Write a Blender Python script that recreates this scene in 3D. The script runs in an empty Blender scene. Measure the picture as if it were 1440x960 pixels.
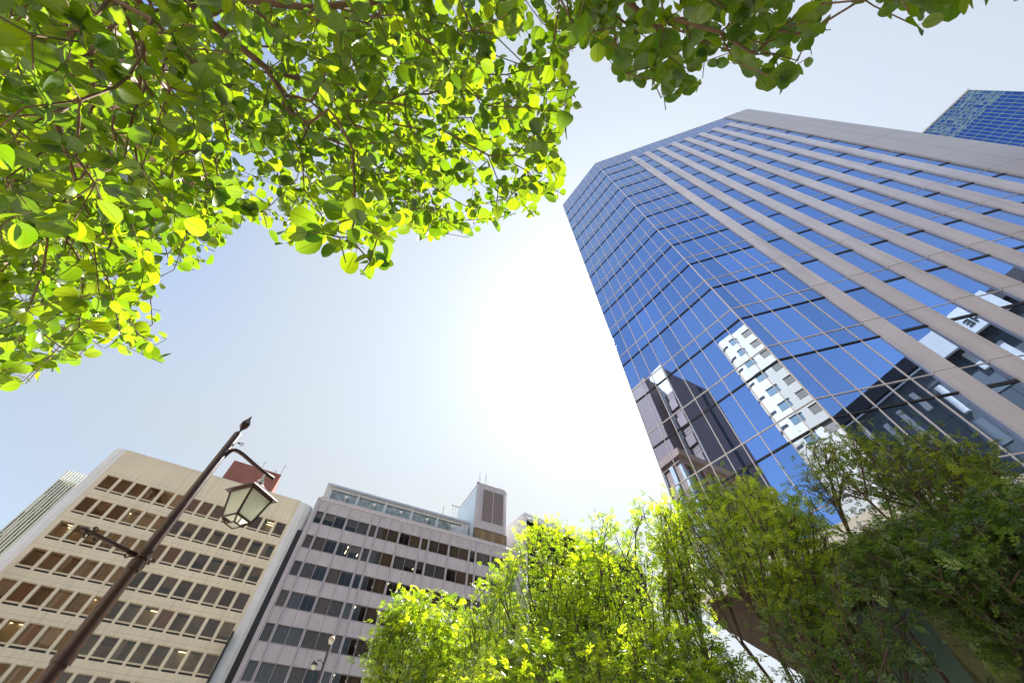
import bpy, bmesh, math, random
import numpy as np
from mathutils import Matrix, Vector

random.seed(7)
RNG = np.random.default_rng(7)
R = math.radians
SC = bpy.context.scene
COL = SC.collection

# ------------------------------------------------------------------ camera
CAMZ = 1.6
F, EL, ROLL = 537.91, R(55.325), R(0.699)          # focal length in pixels of the 1440 wide photograph
FW = np.array([0, math.cos(EL), math.sin(EL)])
_u = np.cross([1., 0, 0], FW)
RT = math.cos(ROLL) * np.array([1., 0, 0]) + math.sin(ROLL) * _u
UP = -math.sin(ROLL) * np.array([1., 0, 0]) + math.cos(ROLL) * _u
cam = bpy.data.cameras.new('camera')
camo = bpy.data.objects.new('camera', cam)
COL.objects.link(camo)
cam.sensor_width = 36.0
cam.lens = F / 1440 * 36
cam.clip_start, cam.clip_end = 0.05, 3000
camo.matrix_world = Matrix(((RT[0], UP[0], -FW[0], 0), (RT[1], UP[1], -FW[1], 0), (RT[2], UP[2], -FW[2], CAMZ), (0, 0, 0, 1)))
SC.camera = camo

# ------------------------------------------------------------------ daylight
SUN_AZ, SUN_EL = R(24.5), R(52.4)
SUND = Vector((math.sin(SUN_AZ) * math.cos(SUN_EL), math.cos(SUN_AZ) * math.cos(SUN_EL), math.sin(SUN_EL)))
W = bpy.data.worlds.new('World')
SC.world = W
W.use_nodes = True
nt = W.node_tree
bg = nt.nodes['Background']
sky = nt.nodes.new('ShaderNodeTexSky')
sky.sky_type = 'NISHITA'
sky.sun_disc = False
sky.sun_elevation = SUN_EL
sky.sun_rotation = SUN_AZ
sky.air_density = 1.2
sky.dust_density = 1.0
sky.ozone_density = 2.6
# the bright aureole of a hazy sky round the sun, as a function of the angle from the sun
tc = nt.nodes.new('ShaderNodeTexCoord')
dot = nt.nodes.new('ShaderNodeVectorMath'); dot.operation = 'DOT_PRODUCT'
dot.inputs[1].default_value = SUND
nt.links.new(tc.outputs['Generated'], dot.inputs[0])
def wmath(op, a, b=None):
    n = nt.nodes.new('ShaderNodeMath'); n.operation = op
    for i, v in enumerate((a, b)):
        if v is None: continue
        if isinstance(v, (int, float)): n.inputs[i].default_value = v
        else: nt.links.new(v, n.inputs[i])
    return n.outputs[0]
mx = wmath('MAXIMUM', dot.outputs['Value'], 0.0)
sep = nt.nodes.new('ShaderNodeSeparateXYZ'); nt.links.new(tc.outputs['Generated'], sep.inputs[0])
def smooth(v, a, b, to):
    n = nt.nodes.new('ShaderNodeMapRange'); n.interpolation_type = 'SMOOTHSTEP'
    n.inputs['From Min'].default_value = a; n.inputs['From Max'].default_value = b; n.inputs['To Min'].default_value = 0.0; n.inputs['To Max'].default_value = to
    nt.links.new(v, n.inputs['Value']); return n.outputs[0]
# milky haze: thick towards the sun and towards the horizon, thin in the deep blue half of the sky opposite the sun
va = smooth(dot.outputs['Value'], .40, .74, .76)
vb = wmath('MULTIPLY', smooth(wmath('SUBTRACT', 1.0, sep.outputs['Z']), .20, .50, .72), smooth(dot.outputs['Value'], .15, .42, 1.0))
veil = wmath('SUBTRACT', wmath('ADD', va, vb), wmath('MULTIPLY', va, vb))
cl = nt.nodes.new('ShaderNodeTexNoise'); cl.inputs['Scale'].default_value = 2.6; cl.inputs['Detail'].default_value = 5; cl.inputs['Roughness'].default_value = .6
nt.links.new(tc.outputs['Generated'], cl.inputs['Vector'])
veil = wmath('MINIMUM', wmath('ADD', veil, wmath('MULTIPLY', wmath('MAXIMUM', wmath('SUBTRACT', cl.outputs[0], .48), 0.0), .4)), 1.0)
glow = wmath('ADD', wmath('ADD', 1.95, wmath('MULTIPLY', wmath('POWER', mx, 2.0), 1.05)), wmath('ADD', wmath('MULTIPLY', wmath('POWER', mx, 60.0), 2.2), wmath('MULTIPLY', wmath('POWER', mx, 700.0), 12.0)))
glow = wmath('ADD', glow, wmath('ADD', wmath('MULTIPLY', wmath('POWER', mx, 9000.0), 500.0), wmath('MULTIPLY', wmath('POWER', mx, 9.0), .45)))
hc = nt.nodes.new('ShaderNodeVectorMath'); hc.operation = 'SCALE'
hc.inputs[0].default_value = (1.0, 1.065, 1.09)
nt.links.new(glow, hc.inputs['Scale'])
mixs = nt.nodes.new('ShaderNodeMix'); mixs.data_type = 'RGBA'
nt.links.new(veil, mixs.inputs[0]); nt.links.new(sky.outputs[0], mixs.inputs[6]); nt.links.new(hc.outputs[0], mixs.inputs[7])
nt.links.new(mixs.outputs[2], bg.inputs['Color'])
bg.inputs['Strength'].default_value = 0.10
sl = bpy.data.lights.new('sun', 'SUN')
sl.energy, sl.angle, sl.color = 5.0, R(0.53), (1.0, 0.95, 0.86)
so = bpy.data.objects.new('sun', sl); COL.objects.link(so)
so.rotation_euler = SUND.to_track_quat('Z', 'Y').to_euler()
SC.view_settings.view_transform = 'Standard'
SC.view_settings.look = 'None'
SC.view_settings.exposure = 1.56
SC.view_settings.gamma = 1.0
SC.cycles.max_bounces = 8
SC.cycles.diffuse_bounces = 4
SC.cycles.glossy_bounces = 4
SC.cycles.transmission_bounces = 6
SC.cycles.transparent_max_bounces = 12
SC.cycles.sample_clamp_indirect = 8.0
SC.cycles.use_denoising = True

# ------------------------------------------------------------------ measuring helpers (bearings taken from the camera)
def ray(x, y):
    d = RT * (x - 720) + UP * (480 - y) + FW * F
    return d / np.linalg.norm(d)
def at_z(x, y, z):
    d = ray(x, y); return d * z / d[2]
def at_dist(x, y, d):                       # horizontal distance d
    r = ray(x, y); p = r * d / math.hypot(r[0], r[1]); p[2] += CAMZ; return p
def proj(P):
    P = np.asarray(P, float) - np.array([0, 0, CAMZ])
    zc = P @ FW
    zc = np.where(zc > 1e-3, zc, 1e-3)
    return np.stack([720 + F * (P @ RT) / zc, 480 - F * (P @ UP) / zc], -1)
def in_poly(pts, poly):
    x, y = pts[:, 0], pts[:, 1]
    ins = np.zeros(len(pts), bool)
    n = len(poly)
    for i in range(n):
        x1, y1 = poly[i]; x2, y2 = poly[(i + 1) % n]
        c = ((y1 > y) != (y2 > y)) & (x < (x2 - x1) * (y - y1) / (y2 - y1 + 1e-12) + x1)
        ins ^= c
    return ins

# ------------------------------------------------------------------ materials
def mat(name, col, rough=0.6, metal=0.0, spec=0.5, noise=0.0, nscale=3.0, lines=(), linecol=None, streak=0.0, bump=0.0, wave=None, coat=0.0):
    """Principled material; lines = (axis, pitch, offset, width) joints in the object's own coordinates."""
    m = bpy.data.materials.new(name); m.use_nodes = True
    t = m.node_tree; b = t.nodes['Principled BSDF']
    b.inputs['Base Color'].default_value = (*col, 1)
    b.inputs['Roughness'].default_value = rough
    b.inputs['Metallic'].default_value = metal
    b.inputs['Specular IOR Level'].default_value = spec
    b.inputs['Coat Weight'].default_value = coat
    out = None
    co = None
    def link(a, i): t.links.new(a, i)
    def math_(op, a, v=None):
        n = t.nodes.new('ShaderNodeMath'); n.operation = op
        for i, x in enumerate((a, v)):
            if x is None: continue
            if isinstance(x, (int, float)): n.inputs[i].default_value = x
            else: link(x, n.inputs[i])
        return n.outputs[0]
    def mix(fac, a, c):
        n = t.nodes.new('ShaderNodeMix'); n.data_type = 'RGBA'
        if isinstance(fac, (int, float)): n.inputs[0].default_value = fac
        else: link(fac, n.inputs[0])
        for i, x in ((6, a), (7, c)):
            if isinstance(x, tuple): n.inputs[i].default_value = (*x, 1)
            else: link(x, n.inputs[i])
        return n.outputs[2]
    cur = tuple(col)
    if noise or lines or streak or bump or wave:
        tcn = t.nodes.new('ShaderNodeTexCoord'); co = tcn.outputs['Object']
    if noise:
        n = t.nodes.new('ShaderNodeTexNoise'); n.inputs['Scale'].default_value = nscale; n.inputs['Detail'].default_value = 6
        link(co, n.inputs['Vector'])
        f = math_('MULTIPLY', math_('SUBTRACT', n.outputs[0], 0.32), 2.6)
        f = math_('MINIMUM', math_('MAXIMUM', f, 0.0), 1.0)
        cur = mix(f, tuple(c * (1 - noise) for c in col), tuple(min(1, c * (1 + noise * .6)) for c in col))
    if streak:
        mp = t.nodes.new('ShaderNodeMapping'); mp.inputs['Scale'].default_value = (2.2, 2.2, .12); link(co, mp.inputs['Vector'])
        n = t.nodes.new('ShaderNodeTexNoise'); n.inputs['Scale'].default_value = 1.0; n.inputs['Detail'].default_value = 5; link(mp.outputs[0], n.inputs['Vector'])
        f = math_('MULTIPLY', math_('MAXIMUM', math_('SUBTRACT', n.outputs[0], .5), 0.0), streak * 3)
        cur = mix(f, cur, tuple(c * .45 for c in col))
    if lines or wave:
        sp = t.nodes.new('ShaderNodeSeparateXYZ'); link(co, sp.inputs[0])
        lc = linecol or tuple(c * .4 for c in col)
        for ax, pitch, off, wd in lines:
            q = math_('DIVIDE', math_('SUBTRACT', sp.outputs['XYZ'.index(ax)], off), pitch)
            q = math_('ABSOLUTE', math_('SUBTRACT', math_('FRACT', math_('ADD', q, 0.5)), 0.5))
            f = math_('LESS_THAN', q, wd / pitch / 2)
            cur = mix(f, cur, lc)
    if not isinstance(cur, tuple):
        link(cur, b.inputs['Base Color'])
    if bump:
        n = t.nodes.new('ShaderNodeTexNoise'); n.inputs['Scale'].default_value = nscale; n.inputs['Detail'].default_value = 8; link(co, n.inputs['Vector'])
        bp = t.nodes.new('ShaderNodeBump'); bp.inputs['Strength'].default_value = bump; bp.inputs['Distance'].default_value = .02
        link(n.outputs[0], bp.inputs['Height']); link(bp.outputs[0], b.inputs['Normal'])
    return m

def glass_mat(name, tint, see, dark=0.0, rough=0.0, wob=0.0, through=(.8, .85, .85)):
    """Window pane: a share of plain see-through, the rest mirror-like with grazing-angle gain."""
    m = bpy.data.materials.new(name); m.use_nodes = True
    t = m.node_tree; t.nodes.clear()
    o = t.nodes.new('ShaderNodeOutputMaterial')
    g = t.nodes.new('ShaderNodeBsdfGlossy'); g.inputs['Color'].default_value = (*tint, 1); g.inputs['Roughness'].default_value = rough
    tr = t.nodes.new('ShaderNodeBsdfTransparent'); tr.inputs['Color'].default_value = (*through, 1)
    oi = t.nodes.new('ShaderNodeObjectInfo'); vr = t.nodes.new('ShaderNodeMapRange'); vr.inputs['To Min'].default_value = .80; vr.inputs['To Max'].default_value = 1.06
    t.links.new(oi.outputs['Random'], vr.inputs['Value'])
    sc_ = t.nodes.new('ShaderNodeVectorMath'); sc_.operation = 'SCALE'; sc_.inputs[0].default_value = tint; t.links.new(vr.outputs[0], sc_.inputs['Scale']); t.links.new(sc_.outputs[0], g.inputs['Color'])
    mxs = t.nodes.new('ShaderNodeMixShader')
    lw = t.nodes.new('ShaderNodeLayerWeight'); lw.inputs['Blend'].default_value = .15
    mr = t.nodes.new('ShaderNodeMapRange'); mr.inputs['To Min'].default_value = 1 - see; mr.inputs['To Max'].default_value = 1.0
    t.links.new(lw.outputs['Fresnel'], mr.inputs['Value'])
    t.links.new(mr.outputs[0], mxs.inputs[0]); t.links.new(tr.outputs[0], mxs.inputs[1]); t.links.new(g.outputs[0], mxs.inputs[2])
    if wob:
        tcn = t.nodes.new('ShaderNodeTexCoord'); n = t.nodes.new('ShaderNodeTexNoise'); n.inputs['Scale'].default_value = .55; n.inputs['Detail'].default_value = 1
        t.links.new(tcn.outputs['Object'], n.inputs['Vector'])
        bp = t.nodes.new('ShaderNodeBump'); bp.inputs['Strength'].default_value = wob; bp.inputs['Distance'].default_value = .05
        t.links.new(n.outputs[0], bp.inputs['Height']); t.links.new(bp.outputs[0], g.inputs['Normal'])
    t.links.new(mxs.outputs[0], o.inputs['Surface'])
    return m

def leaf_mat(name, refl, trans, gloss=.06, var=.35, veins=False):
    m = bpy.data.materials.new(name); m.use_nodes = True
    t = m.node_tree; t.nodes.clear()
    o = t.nodes.new('ShaderNodeOutputMaterial')
    at = t.nodes.new('ShaderNodeAttribute'); at.attribute_name = 'var'
    hs = t.nodes.new('ShaderNodeMapRange'); hs.inputs['To Min'].default_value = 1 - var; hs.inputs['To Max'].default_value = 1 + var
    t.links.new(at.outputs['Fac'], hs.inputs['Value'])
    def scaled(c, yellow):
        mixn = t.nodes.new('ShaderNodeMix'); mixn.data_type = 'RGBA'
        mixn.inputs[6].default_value = (c[0] * .62, c[1] * .84, c[2], 1); mixn.inputs[7].default_value = (c[0] * (1 + yellow), c[1] * 1.02, c[2], 1)
        t.links.new(at.outputs['Fac'], mixn.inputs[0])
        s = t.nodes.new('ShaderNodeVectorMath'); s.operation = 'SCALE'
        t.links.new(mixn.outputs[2], s.inputs[0]); t.links.new(hs.outputs[0], s.inputs['Scale'])
        return s.outputs[0]
    d = t.nodes.new('ShaderNodeBsdfDiffuse'); tl = t.nodes.new('ShaderNodeBsdfTranslucent')
    rc, tcx = scaled(refl, .2), scaled(trans, .16)
    if veins:
        uv = t.nodes.new('ShaderNodeAttribute'); uv.attribute_name = 'across'
        lt = t.nodes.new('ShaderNodeMath'); lt.operation = 'LESS_THAN'; lt.inputs[1].default_value = .05
        ab = t.nodes.new('ShaderNodeMath'); ab.operation = 'ABSOLUTE'
        t.links.new(uv.outputs['Fac'], ab.inputs[0]); t.links.new(ab.outputs[0], lt.inputs[0])
        mv = t.nodes.new('ShaderNodeMix'); mv.data_type = 'RGBA'; mv.inputs[7].default_value = (*[c * .55 for c in trans], 1)
        t.links.new(lt.outputs[0], mv.inputs[0]); t.links.new(tcx, mv.inputs[6]); tcx = mv.outputs[2]
    t.links.new(rc, d.inputs['Color']); t.links.new(tcx, tl.inputs['Color'])
    a = t.nodes.new('ShaderNodeAddShader'); t.links.new(d.outputs[0], a.inputs[0]); t.links.new(tl.outputs[0], a.inputs[1])
    g = t.nodes.new('ShaderNodeBsdfGlossy'); g.inputs['Roughness'].default_value = .35; g.inputs['Color'].default_value = (.9, .95, .9, 1)
    mxs = t.nodes.new('ShaderNodeMixShader'); mxs.inputs[0].default_value = gloss
    t.links.new(a.outputs[0], mxs.inputs[1]); t.links.new(g.outputs[0], mxs.inputs[2])
    t.links.new(mxs.outputs[0], o.inputs['Surface'])
    return m

def emit_mat(name, col, s):
    m = bpy.data.materials.new(name); m.use_nodes = True
    b = m.node_tree.nodes['Principled BSDF']
    b.inputs['Base Color'].default_value = (.8, .8, .7, 1)
    b.inputs['Emission Color'].default_value = (*col, 1); b.inputs['Emission Strength'].default_value = s
    return m

# ------------------------------------------------------------------ mesh helpers
class MB:
    def __init__(self): self.v, self.f, self.mi = [], [], []
    def add(self, vs, fs, mi=0, M=None):
        o = len(self.v)
        self.v += [tuple(M @ Vector(p)) if M else tuple(p) for p in vs]
        self.f += [tuple(i + o for i in f) for f in fs]
        self.mi += [mi] * len(fs)
    def box(self, x0, x1, y0, y1, z0, z1, mi=0, M=None):
        vs = [(x, y, z) for z in (z0, z1) for y in (y0, y1) for x in (x0, x1)]
        self.add(vs, [(0, 2, 3, 1), (4, 5, 7, 6), (0, 1, 5, 4), (2, 6, 7, 3), (0, 4, 6, 2), (1, 3, 7, 5)], mi, M)
    def quad(self, a, b, c, d, mi=0, M=None): self.add([a, b, c, d], [(0, 1, 2, 3)], mi, M)
    def prism(self, poly, z0, z1, mi=0, M=None, caps=True):
        n = len(poly)
        vs = [(x, y, z0) for x, y in poly] + [(x, y, z1) for x, y in poly]
        fs = [(i, (i + 1) % n, n + (i + 1) % n, n + i) for i in range(n)]
        if caps: fs += [tuple(range(n))[::-1], tuple(range(n, 2 * n))]
        self.add(vs, fs, mi, M)
    def tube(self, pts, rad, n=8, mi=0, M=None, caps=True):
        pts = [Vector(p) for p in pts]
        if not hasattr(rad, '__len__'): rad = [rad] * len(pts)
        vs, fs = [], []
        ref = Vector((0, 0, 1))
        for i, p in enumerate(pts):
            d = (pts[min(i + 1, len(pts) - 1)] - pts[max(i - 1, 0)]).normalized()
            a = d.cross(ref)
            if a.length < .05: a = d.cross(Vector((0, 1, 0)))
            a.normalize(); b = d.cross(a)
            for k in range(n):
                t = 2 * math.pi * k / n
                vs.append(p + (a * math.cos(t) + b * math.sin(t)) * rad[i])
        for i in range(len(pts) - 1):
            for k in range(n):
                fs.append((i * n + k, (i + 1) * n + k, (i + 1) * n + (k + 1) % n, i * n + (k + 1) % n))
        if caps: fs += [tuple(range(n)), tuple(range((len(pts) - 1) * n, len(pts) * n))[::-1]]
        self.add(vs, fs, mi, M)
    def lathe(self, prof, n=16, mi=0, M=None):
        vs, fs = [], []
        for r, z in prof:
            for k in range(n): vs.append((r * math.cos(2 * math.pi * k / n), r * math.sin(2 * math.pi * k / n), z))
        for i in range(len(prof) - 1):
            for k in range(n): fs.append((i * n + k, i * n + (k + 1) % n, (i + 1) * n + (k + 1) % n, (i + 1) * n + k))
        self.add(vs, fs, mi, M)
    def mesh(self, name, mats, smooth=False):
        me = bpy.data.meshes.new(name)
        me.from_pydata(self.v, [], self.f)
        for m in (mats if isinstance(mats, (list, tuple)) else [mats]): me.materials.append(m)
        me.polygons.foreach_set('material_index', self.mi)
        if smooth: me.polygons.foreach_set('use_smooth', [True] * len(self.f))
        me.update()
        return me
    def build(self, name, mats, parent=None, smooth=False, bevel=0):
        o = bpy.data.objects.new(name, self.mesh(name, mats, smooth))
        COL.objects.link(o)
        if parent: o.parent = parent
        if bevel:
            b = o.modifiers.new('edge', 'BEVEL'); b.width = bevel; b.segments = 2; b.limit_method = 'ANGLE'
        return o

def tag(o, label=None, cat=None, group=None, kind=None):
    for k, v in (('label', label), ('category', cat), ('group', group), ('kind', kind)):
        if v: o[k] = v
    return o
def thing(name, label, cat, loc=(0, 0, 0), rz=0, group=None):
    o = bpy.data.objects.new(name, None); COL.objects.link(o)
    o.location = loc; o.rotation_euler = (0, 0, rz); o.empty_display_size = .5
    return tag(o, label, cat, group)
def inst(name, me, parent, loc=(0, 0, 0), rz=0):
    o = bpy.data.objects.new(name, me); COL.objects.link(o)
    o.parent = parent; o.location = loc; o.rotation_euler = (0, 0, rz)
    return o

# ================================================================== GROUND
def sheet(name, poly, z, m):
    b = MB(); b.add([(x, y, z) for x, y in poly], [tuple(range(len(poly)))])
    return tag(b.build(name, m), kind='structure')
M_pave = mat('paving', (.37, .34, .30), .8, noise=.18, nscale=.8, lines=(('X', .6, 0, .012), ('Y', .6, 0, .012)), bump=.2)
M_asph = mat('asphalt', (.055, .055, .058), .85, noise=.25, nscale=4, bump=.3)
M_kerb = mat('kerb', (.38, .37, .35), .8, noise=.15, nscale=2)
M_line = mat('road_paint', (.75, .75, .72), .7, noise=.12, nscale=6)
M_land = mat('land', (.2, .19, .17), .9, noise=.2, nscale=.05)
sheet('ground', [(-1500, -1500), (1500, -1500), (1500, 1500), (-1500, 1500)], -.12, M_land)
# the road runs in front of the two office blocks, parallel to them
RA = R(90 - 62)
RM = Matrix.Translation((-21, 42, 0)) @ Matrix.Rotation(RA, 4, 'Z')
b = MB(); b.quad((-160, -7, -.116), (160, -7, -.116), (160, 7, -.116), (-160, 7, -.116), M=RM); tag(b.build('road', M_asph), kind='structure')
b = MB()
for k in range(-26, 26): b.quad((k * 6, -.08, -.112), (k * 6 + 3, -.08, -.112), (k * 6 + 3, .08, -.112), (k * 6, .08, -.112), M=RM)
for y in (-6.6, 6.5): b.quad((-160, y, -.112), (160, y, -.112), (160, y + .12, -.112), (-160, y + .12, -.112), M=RM)
tag(b.build('road_markings', M_line), kind='structure')
b = MB()
b.box(-160, 160, -7.2, -7, -.11, .01, M=RM); b.box(-160, 160, 7, 7.2, -.11, .01, M=RM)
tag(b.build('kerb', M_kerb, bevel=.02), kind='structure')
b = MB(); b.add([RM @ Vector(p) for p in ((-160, -7.2, 0), (160, -7.2, 0), (160, -110, 0), (-160, -110, 0))], [(0, 3, 2, 1)])
tag(b.build('plaza_pavement', M_pave), kind='structure')
b = MB(); b.add([RM @ Vector(p) for p in ((-160, 7.2, 0), (160, 7.2, 0), (160, 40, 0), (-160, 40, 0))], [(0, 1, 2, 3)])
tag(b.build('far_pavement', M_pave), kind='structure')

# ================================================================== GLASS TOWER
TS = .7
TB = (13.680, 11.837)
TAZ = 109.27
def tz(z): return z * TS + CAMZ
tower = thing('glass_office_tower', 'tall blue mirror-glass office tower with grey vertical piers and a chamfered corner', 'office tower', (TB[0], TB[1], 0), R(90 - TAZ))
CH = Matrix.Rotation(R(-35.35), 4, 'Z')
M_glass = glass_mat('mirror_glass', (.42, .56, .84), .06, wob=.035, through=(.25, .3, .35))
M_mull = mat('mullion_metal', (.64, .60, .60), .45)
M_pier = mat('pier_cladding', (.575, .575, .66), .6, noise=.08, nscale=.5, lines=(('Z', 5.79 * TS, tz(18.3), .035),), linecol=(.2, .18, .18), streak=.5)
M_dark = mat('dark_louvre', (.02, .022, .025), .6)
M_inner = mat('dark_interior', (.03, .035, .045), .9)
M_ledge = mat('white_ledge', (.7, .69, .66), .5, noise=.06)
M_soff = mat('brown_soffit', (.05, .038, .03), .95, spec=.1, noise=.1, nscale=1, lines=(('X', 1.4, 0, .03),))
M_lobby = glass_mat('lobby_glass', (.30, .36, .22), .94, through=(.5, .64, .42))
lightL = [18.3 + 5.79 * k for k in range(-1, 14)]       # light transom heights
darkL = [z - 1.65 for z in lightL]
PX = [6.65 + 2.88 * k for k in range(8)]                 # left edge of each pier
PW = 1.22
XEND, XSOL = 34.38, 29.42
ZBOT, ZTOP = 11.2, 100.0
cells = []                                               # (u0, u1, matrix, is_strip)
mull_main = [0, 1.01, 2.53, 4.05, 5.45, 6.65]
for a, c in zip(mull_main[:-1], mull_main[1:]): cells.append((a, c, None, False))
mull_ch = [-12.1 * i / 9 for i in range(9, -1, -1)]
for a, c in zip(mull_ch[:-1], mull_ch[1:]): cells.append((a, c, CH, False))
for k in range(8):
    a = PX[k] + PW; c = PX[k + 1] if k < 7 else XSOL
    cells.append((a, c, None, True))
def pane(mb, u0, u1, z0, z1, M):
    e = [RNG.uniform(-.002, .002) for _ in range(3)]
    w, h = (u1 - u0), (z1 - z0)
    mb.quad((u0, 0, z0), (u1, e[0] * w, z0), (u1, e[0] * w + e[1] * h, z1), (u0, e[1] * h, z1), 0, M)
wins = []
rest = MB()
for (u0, u1, M, strip) in cells:
    for i in range(len(lightL)):
        z0, zd, zl = (darkL[i] + .0), lightL[i], (darkL[i + 1] if i + 1 < len(lightL) else 95.7)
        z0 = max(z0, ZBOT)
        dist = abs(lightL[i])
        wins.append((dist + (0 if not strip else 2.5 * 1.0), u0 * TS, u1 * TS, tz(z0), tz(zd), tz(zl), M))
wins.sort(key=lambda w: w[0])
restv = MB()
for j, (d, u0, u1, z0, zd, zl, M) in enumerate(wins):
    mb = MB() if j < 98 else rest
    pane(mb, u0, u1, z0, zd, M); pane(mb, u0, u1, zd, zl, M)
    o = mb.build('window', M_glass, tower) if j < 98 else None
    if z0 > tz(ZBOT) + .2:
        vt, wide = (MB() if o else restv), u0 > PX[0] * TS
        vt.box(u0 + .03, u1 - .03, -.04 if wide else -.06, .03, z0 - (.075 if wide else .036), z0 + (.075 if wide else .036), 0, M)
        if o: vt.build('vent_slot', M_dark, o)
tag(restv.build('vent_slot', M_dark, tower), kind='stuff')
for (u0, u1, M, strip) in cells:                          # the crown of glass under the roof line
    for za, zb in ((95.7, 97.9), (97.9, ZTOP)): pane(rest, u0 * TS, u1 * TS, tz(za), tz(zb), M)
for k in range(8):
    for za, zb in ((93.6, 95.7), (95.7, 97.9), (97.9, ZTOP)): pane(rest, PX[k] * TS, (PX[k] + PW) * TS, tz(za), tz(zb), None)
tag(rest.build('window', M_glass, tower), kind='stuff')
# frame grid
g = MB()
def vbar(u, z0, z1, M, w=.038, p=.04): g.box(u - w / 2, u + w / 2, -p, .02, z0, z1, M=M)
def hbar(u0, u1, z, M, w=.038, p=.045): g.box(u0, u1, -p, .02, z - w / 2, z + w / 2, M=M)
for u in mull_main[1:-1]: vbar(u * TS, tz(ZBOT), tz(ZTOP), None)
for u in mull_ch[:-1]: vbar(u * TS, tz(ZBOT), tz(ZTOP), CH)
g.tube([(0, -.02, tz(ZBOT)), (0, -.02, tz(ZTOP))], .045, 6)
for zz in lightL + [95.7, 97.9]:
    hbar(-12.1 * TS, -.03, tz(zz), CH); hbar(.03, PX[0] * TS, tz(zz), None)
    for k in range(8):
        a = PX[k] + PW; c = PX[k + 1] if k < 7 else XSOL
        hbar(a * TS, c * TS, tz(zz), None, .035, .03)
for zz in (93.6, 95.7, 97.9):
    for k in range(8): hbar(PX[k] * TS, (PX[k] + PW) * TS, tz(zz), None, .035, .032)
for k in range(8):
    for e in (PX[k], PX[k] + PW): vbar(e * TS, tz(93.6), tz(ZTOP), None, .04, .035)
g.build('curtain_wall_frame', M_mull, tower)
for k in range(8):
    p = MB(); p.box(PX[k] * TS + .002, (PX[k] + PW) * TS - .002, -.14, .2, tz(ZBOT), tz(93.5))
    # fine horizontal ribs of the cladding on the lower storeys
    z = tz(ZBOT) + .1
    while z < tz(30):
        p.box(PX[k] * TS + .01, (PX[k] + PW) * TS - .01, -.148, -.139, z, z + .035); z += .11
    p.build('pier', M_pier, tower)
M_endp = mat('end_panel_cladding', (.46, .455, .50), .6, noise=.05, nscale=.4, lines=(('Z', 5.79 * TS, tz(18.3), .04), ('X', 40, 31.9 * TS, .04)), linecol=(.19, .18, .18), streak=.2)
p = MB(); p.box(XSOL * TS + .002, XEND * TS, -.14, .3, tz(ZBOT), tz(ZTOP) + .03); p.build('corner_panel', M_endp, tower)
# body behind the skin
A_l = CH @ Vector((-12.1 * TS, 0, 0))
def back_dir(az): return Vector((math.cos(R(TAZ - az)), math.sin(R(TAZ - az)), 0))
P_A = A_l + back_dir(45) * 22
body = [(0, .06), (XEND * TS - .05, .06), (XEND * TS - .05, 24), (P_A.x, P_A.y), (A_l.x + .07, A_l.y + .03)]
p = MB(); p.prism(body, tz(ZBOT) + .05, tz(ZTOP) - .05); p.build('core', M_inner, tower)
p = MB(); p.prism([(-.02, -.03), (XEND * TS + .02, -.03), (XEND * TS + .02, 24.1), (P_A.x, P_A.y + .1), (A_l.x - .03, A_l.y)], tz(ZTOP) - .04, tz(ZTOP) + .12)
p.build('roof', M_mull, tower)
# overhang: white ledge, brown soffit, recessed green lobby
def offset_poly(o): return [Vector((0, -o, 0)), Vector((XEND * TS + o, -o, 0)), Vector((XEND * TS + o, 24, 0)), P_A, CH @ Vector((-12.1 * TS - o, -o, 0)), CH @ Vector((-o * .32, -o, 0))]
LP = offset_poly(.45); LP[0] = Vector((.14, -.45, 0))
p = MB(); p.prism([(v.x, v.y) for v in (LP[0], LP[1], LP[2], LP[3], LP[4], LP[5])], tz(10.45), tz(ZBOT)); p.build('ledge', M_ledge, tower)
p = MB(); p.prism([(v.x, v.y) for v in offset_poly(.1)], tz(10.45) - .75, tz(10.45) - .003); p.build('soffit', M_soff, tower)
_c = CH @ Vector((-12.1 * TS + 2.2, 1.7, 0))
lob = [(.55, 1.7), (XEND * TS - .5, 1.7), (XEND * TS - .5, 22), (P_A.x, 20), (_c.x, _c.y)]
p = MB()
zt = tz(10.45) - .75
for a, c in ((0, 1), (1, 2), (3, 4), (4, 0)):
    (xa, ya), (xb, yb) = lob[a], lob[c]; p.quad((xa, ya, .3), (xb, yb, .3), (xb, yb, zt), (xa, ya, zt))
p.build('lobby_glass', M_lobby, tower)
p = MB()
L_ = lob[1][0] - lob[0][0]
for i in range(0, 16): p.box(lob[0][0] + L_ * i / 15 - .05, lob[0][0] + L_ * i / 15 + .05, 1.56, 1.66, .05, zt)
for z in (.2, 3.2, 5.2): p.box(lob[0][0], lob[1][0], 1.54, 1.665, z, z + .14)
p.build('lobby_frame', mat('bronze_frame', (.16, .12, .08), .45, metal=.5), tower)
p = MB(); p.box(2, XEND * TS - 1, 7, 7.3, .02, zt - .01); p.build('lobby_wall', mat('lobby_stone', (.22, .26, .14), .6, noise=.2, nscale=1.5), tower)
for i in range(5):
    p = MB(); p.box(2.8 + i * 5.0, 3.4 + i * 5.0, .4, 1.0, 0, zt - .003); p.build('column', M_pier, tower, bevel=.03)

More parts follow.
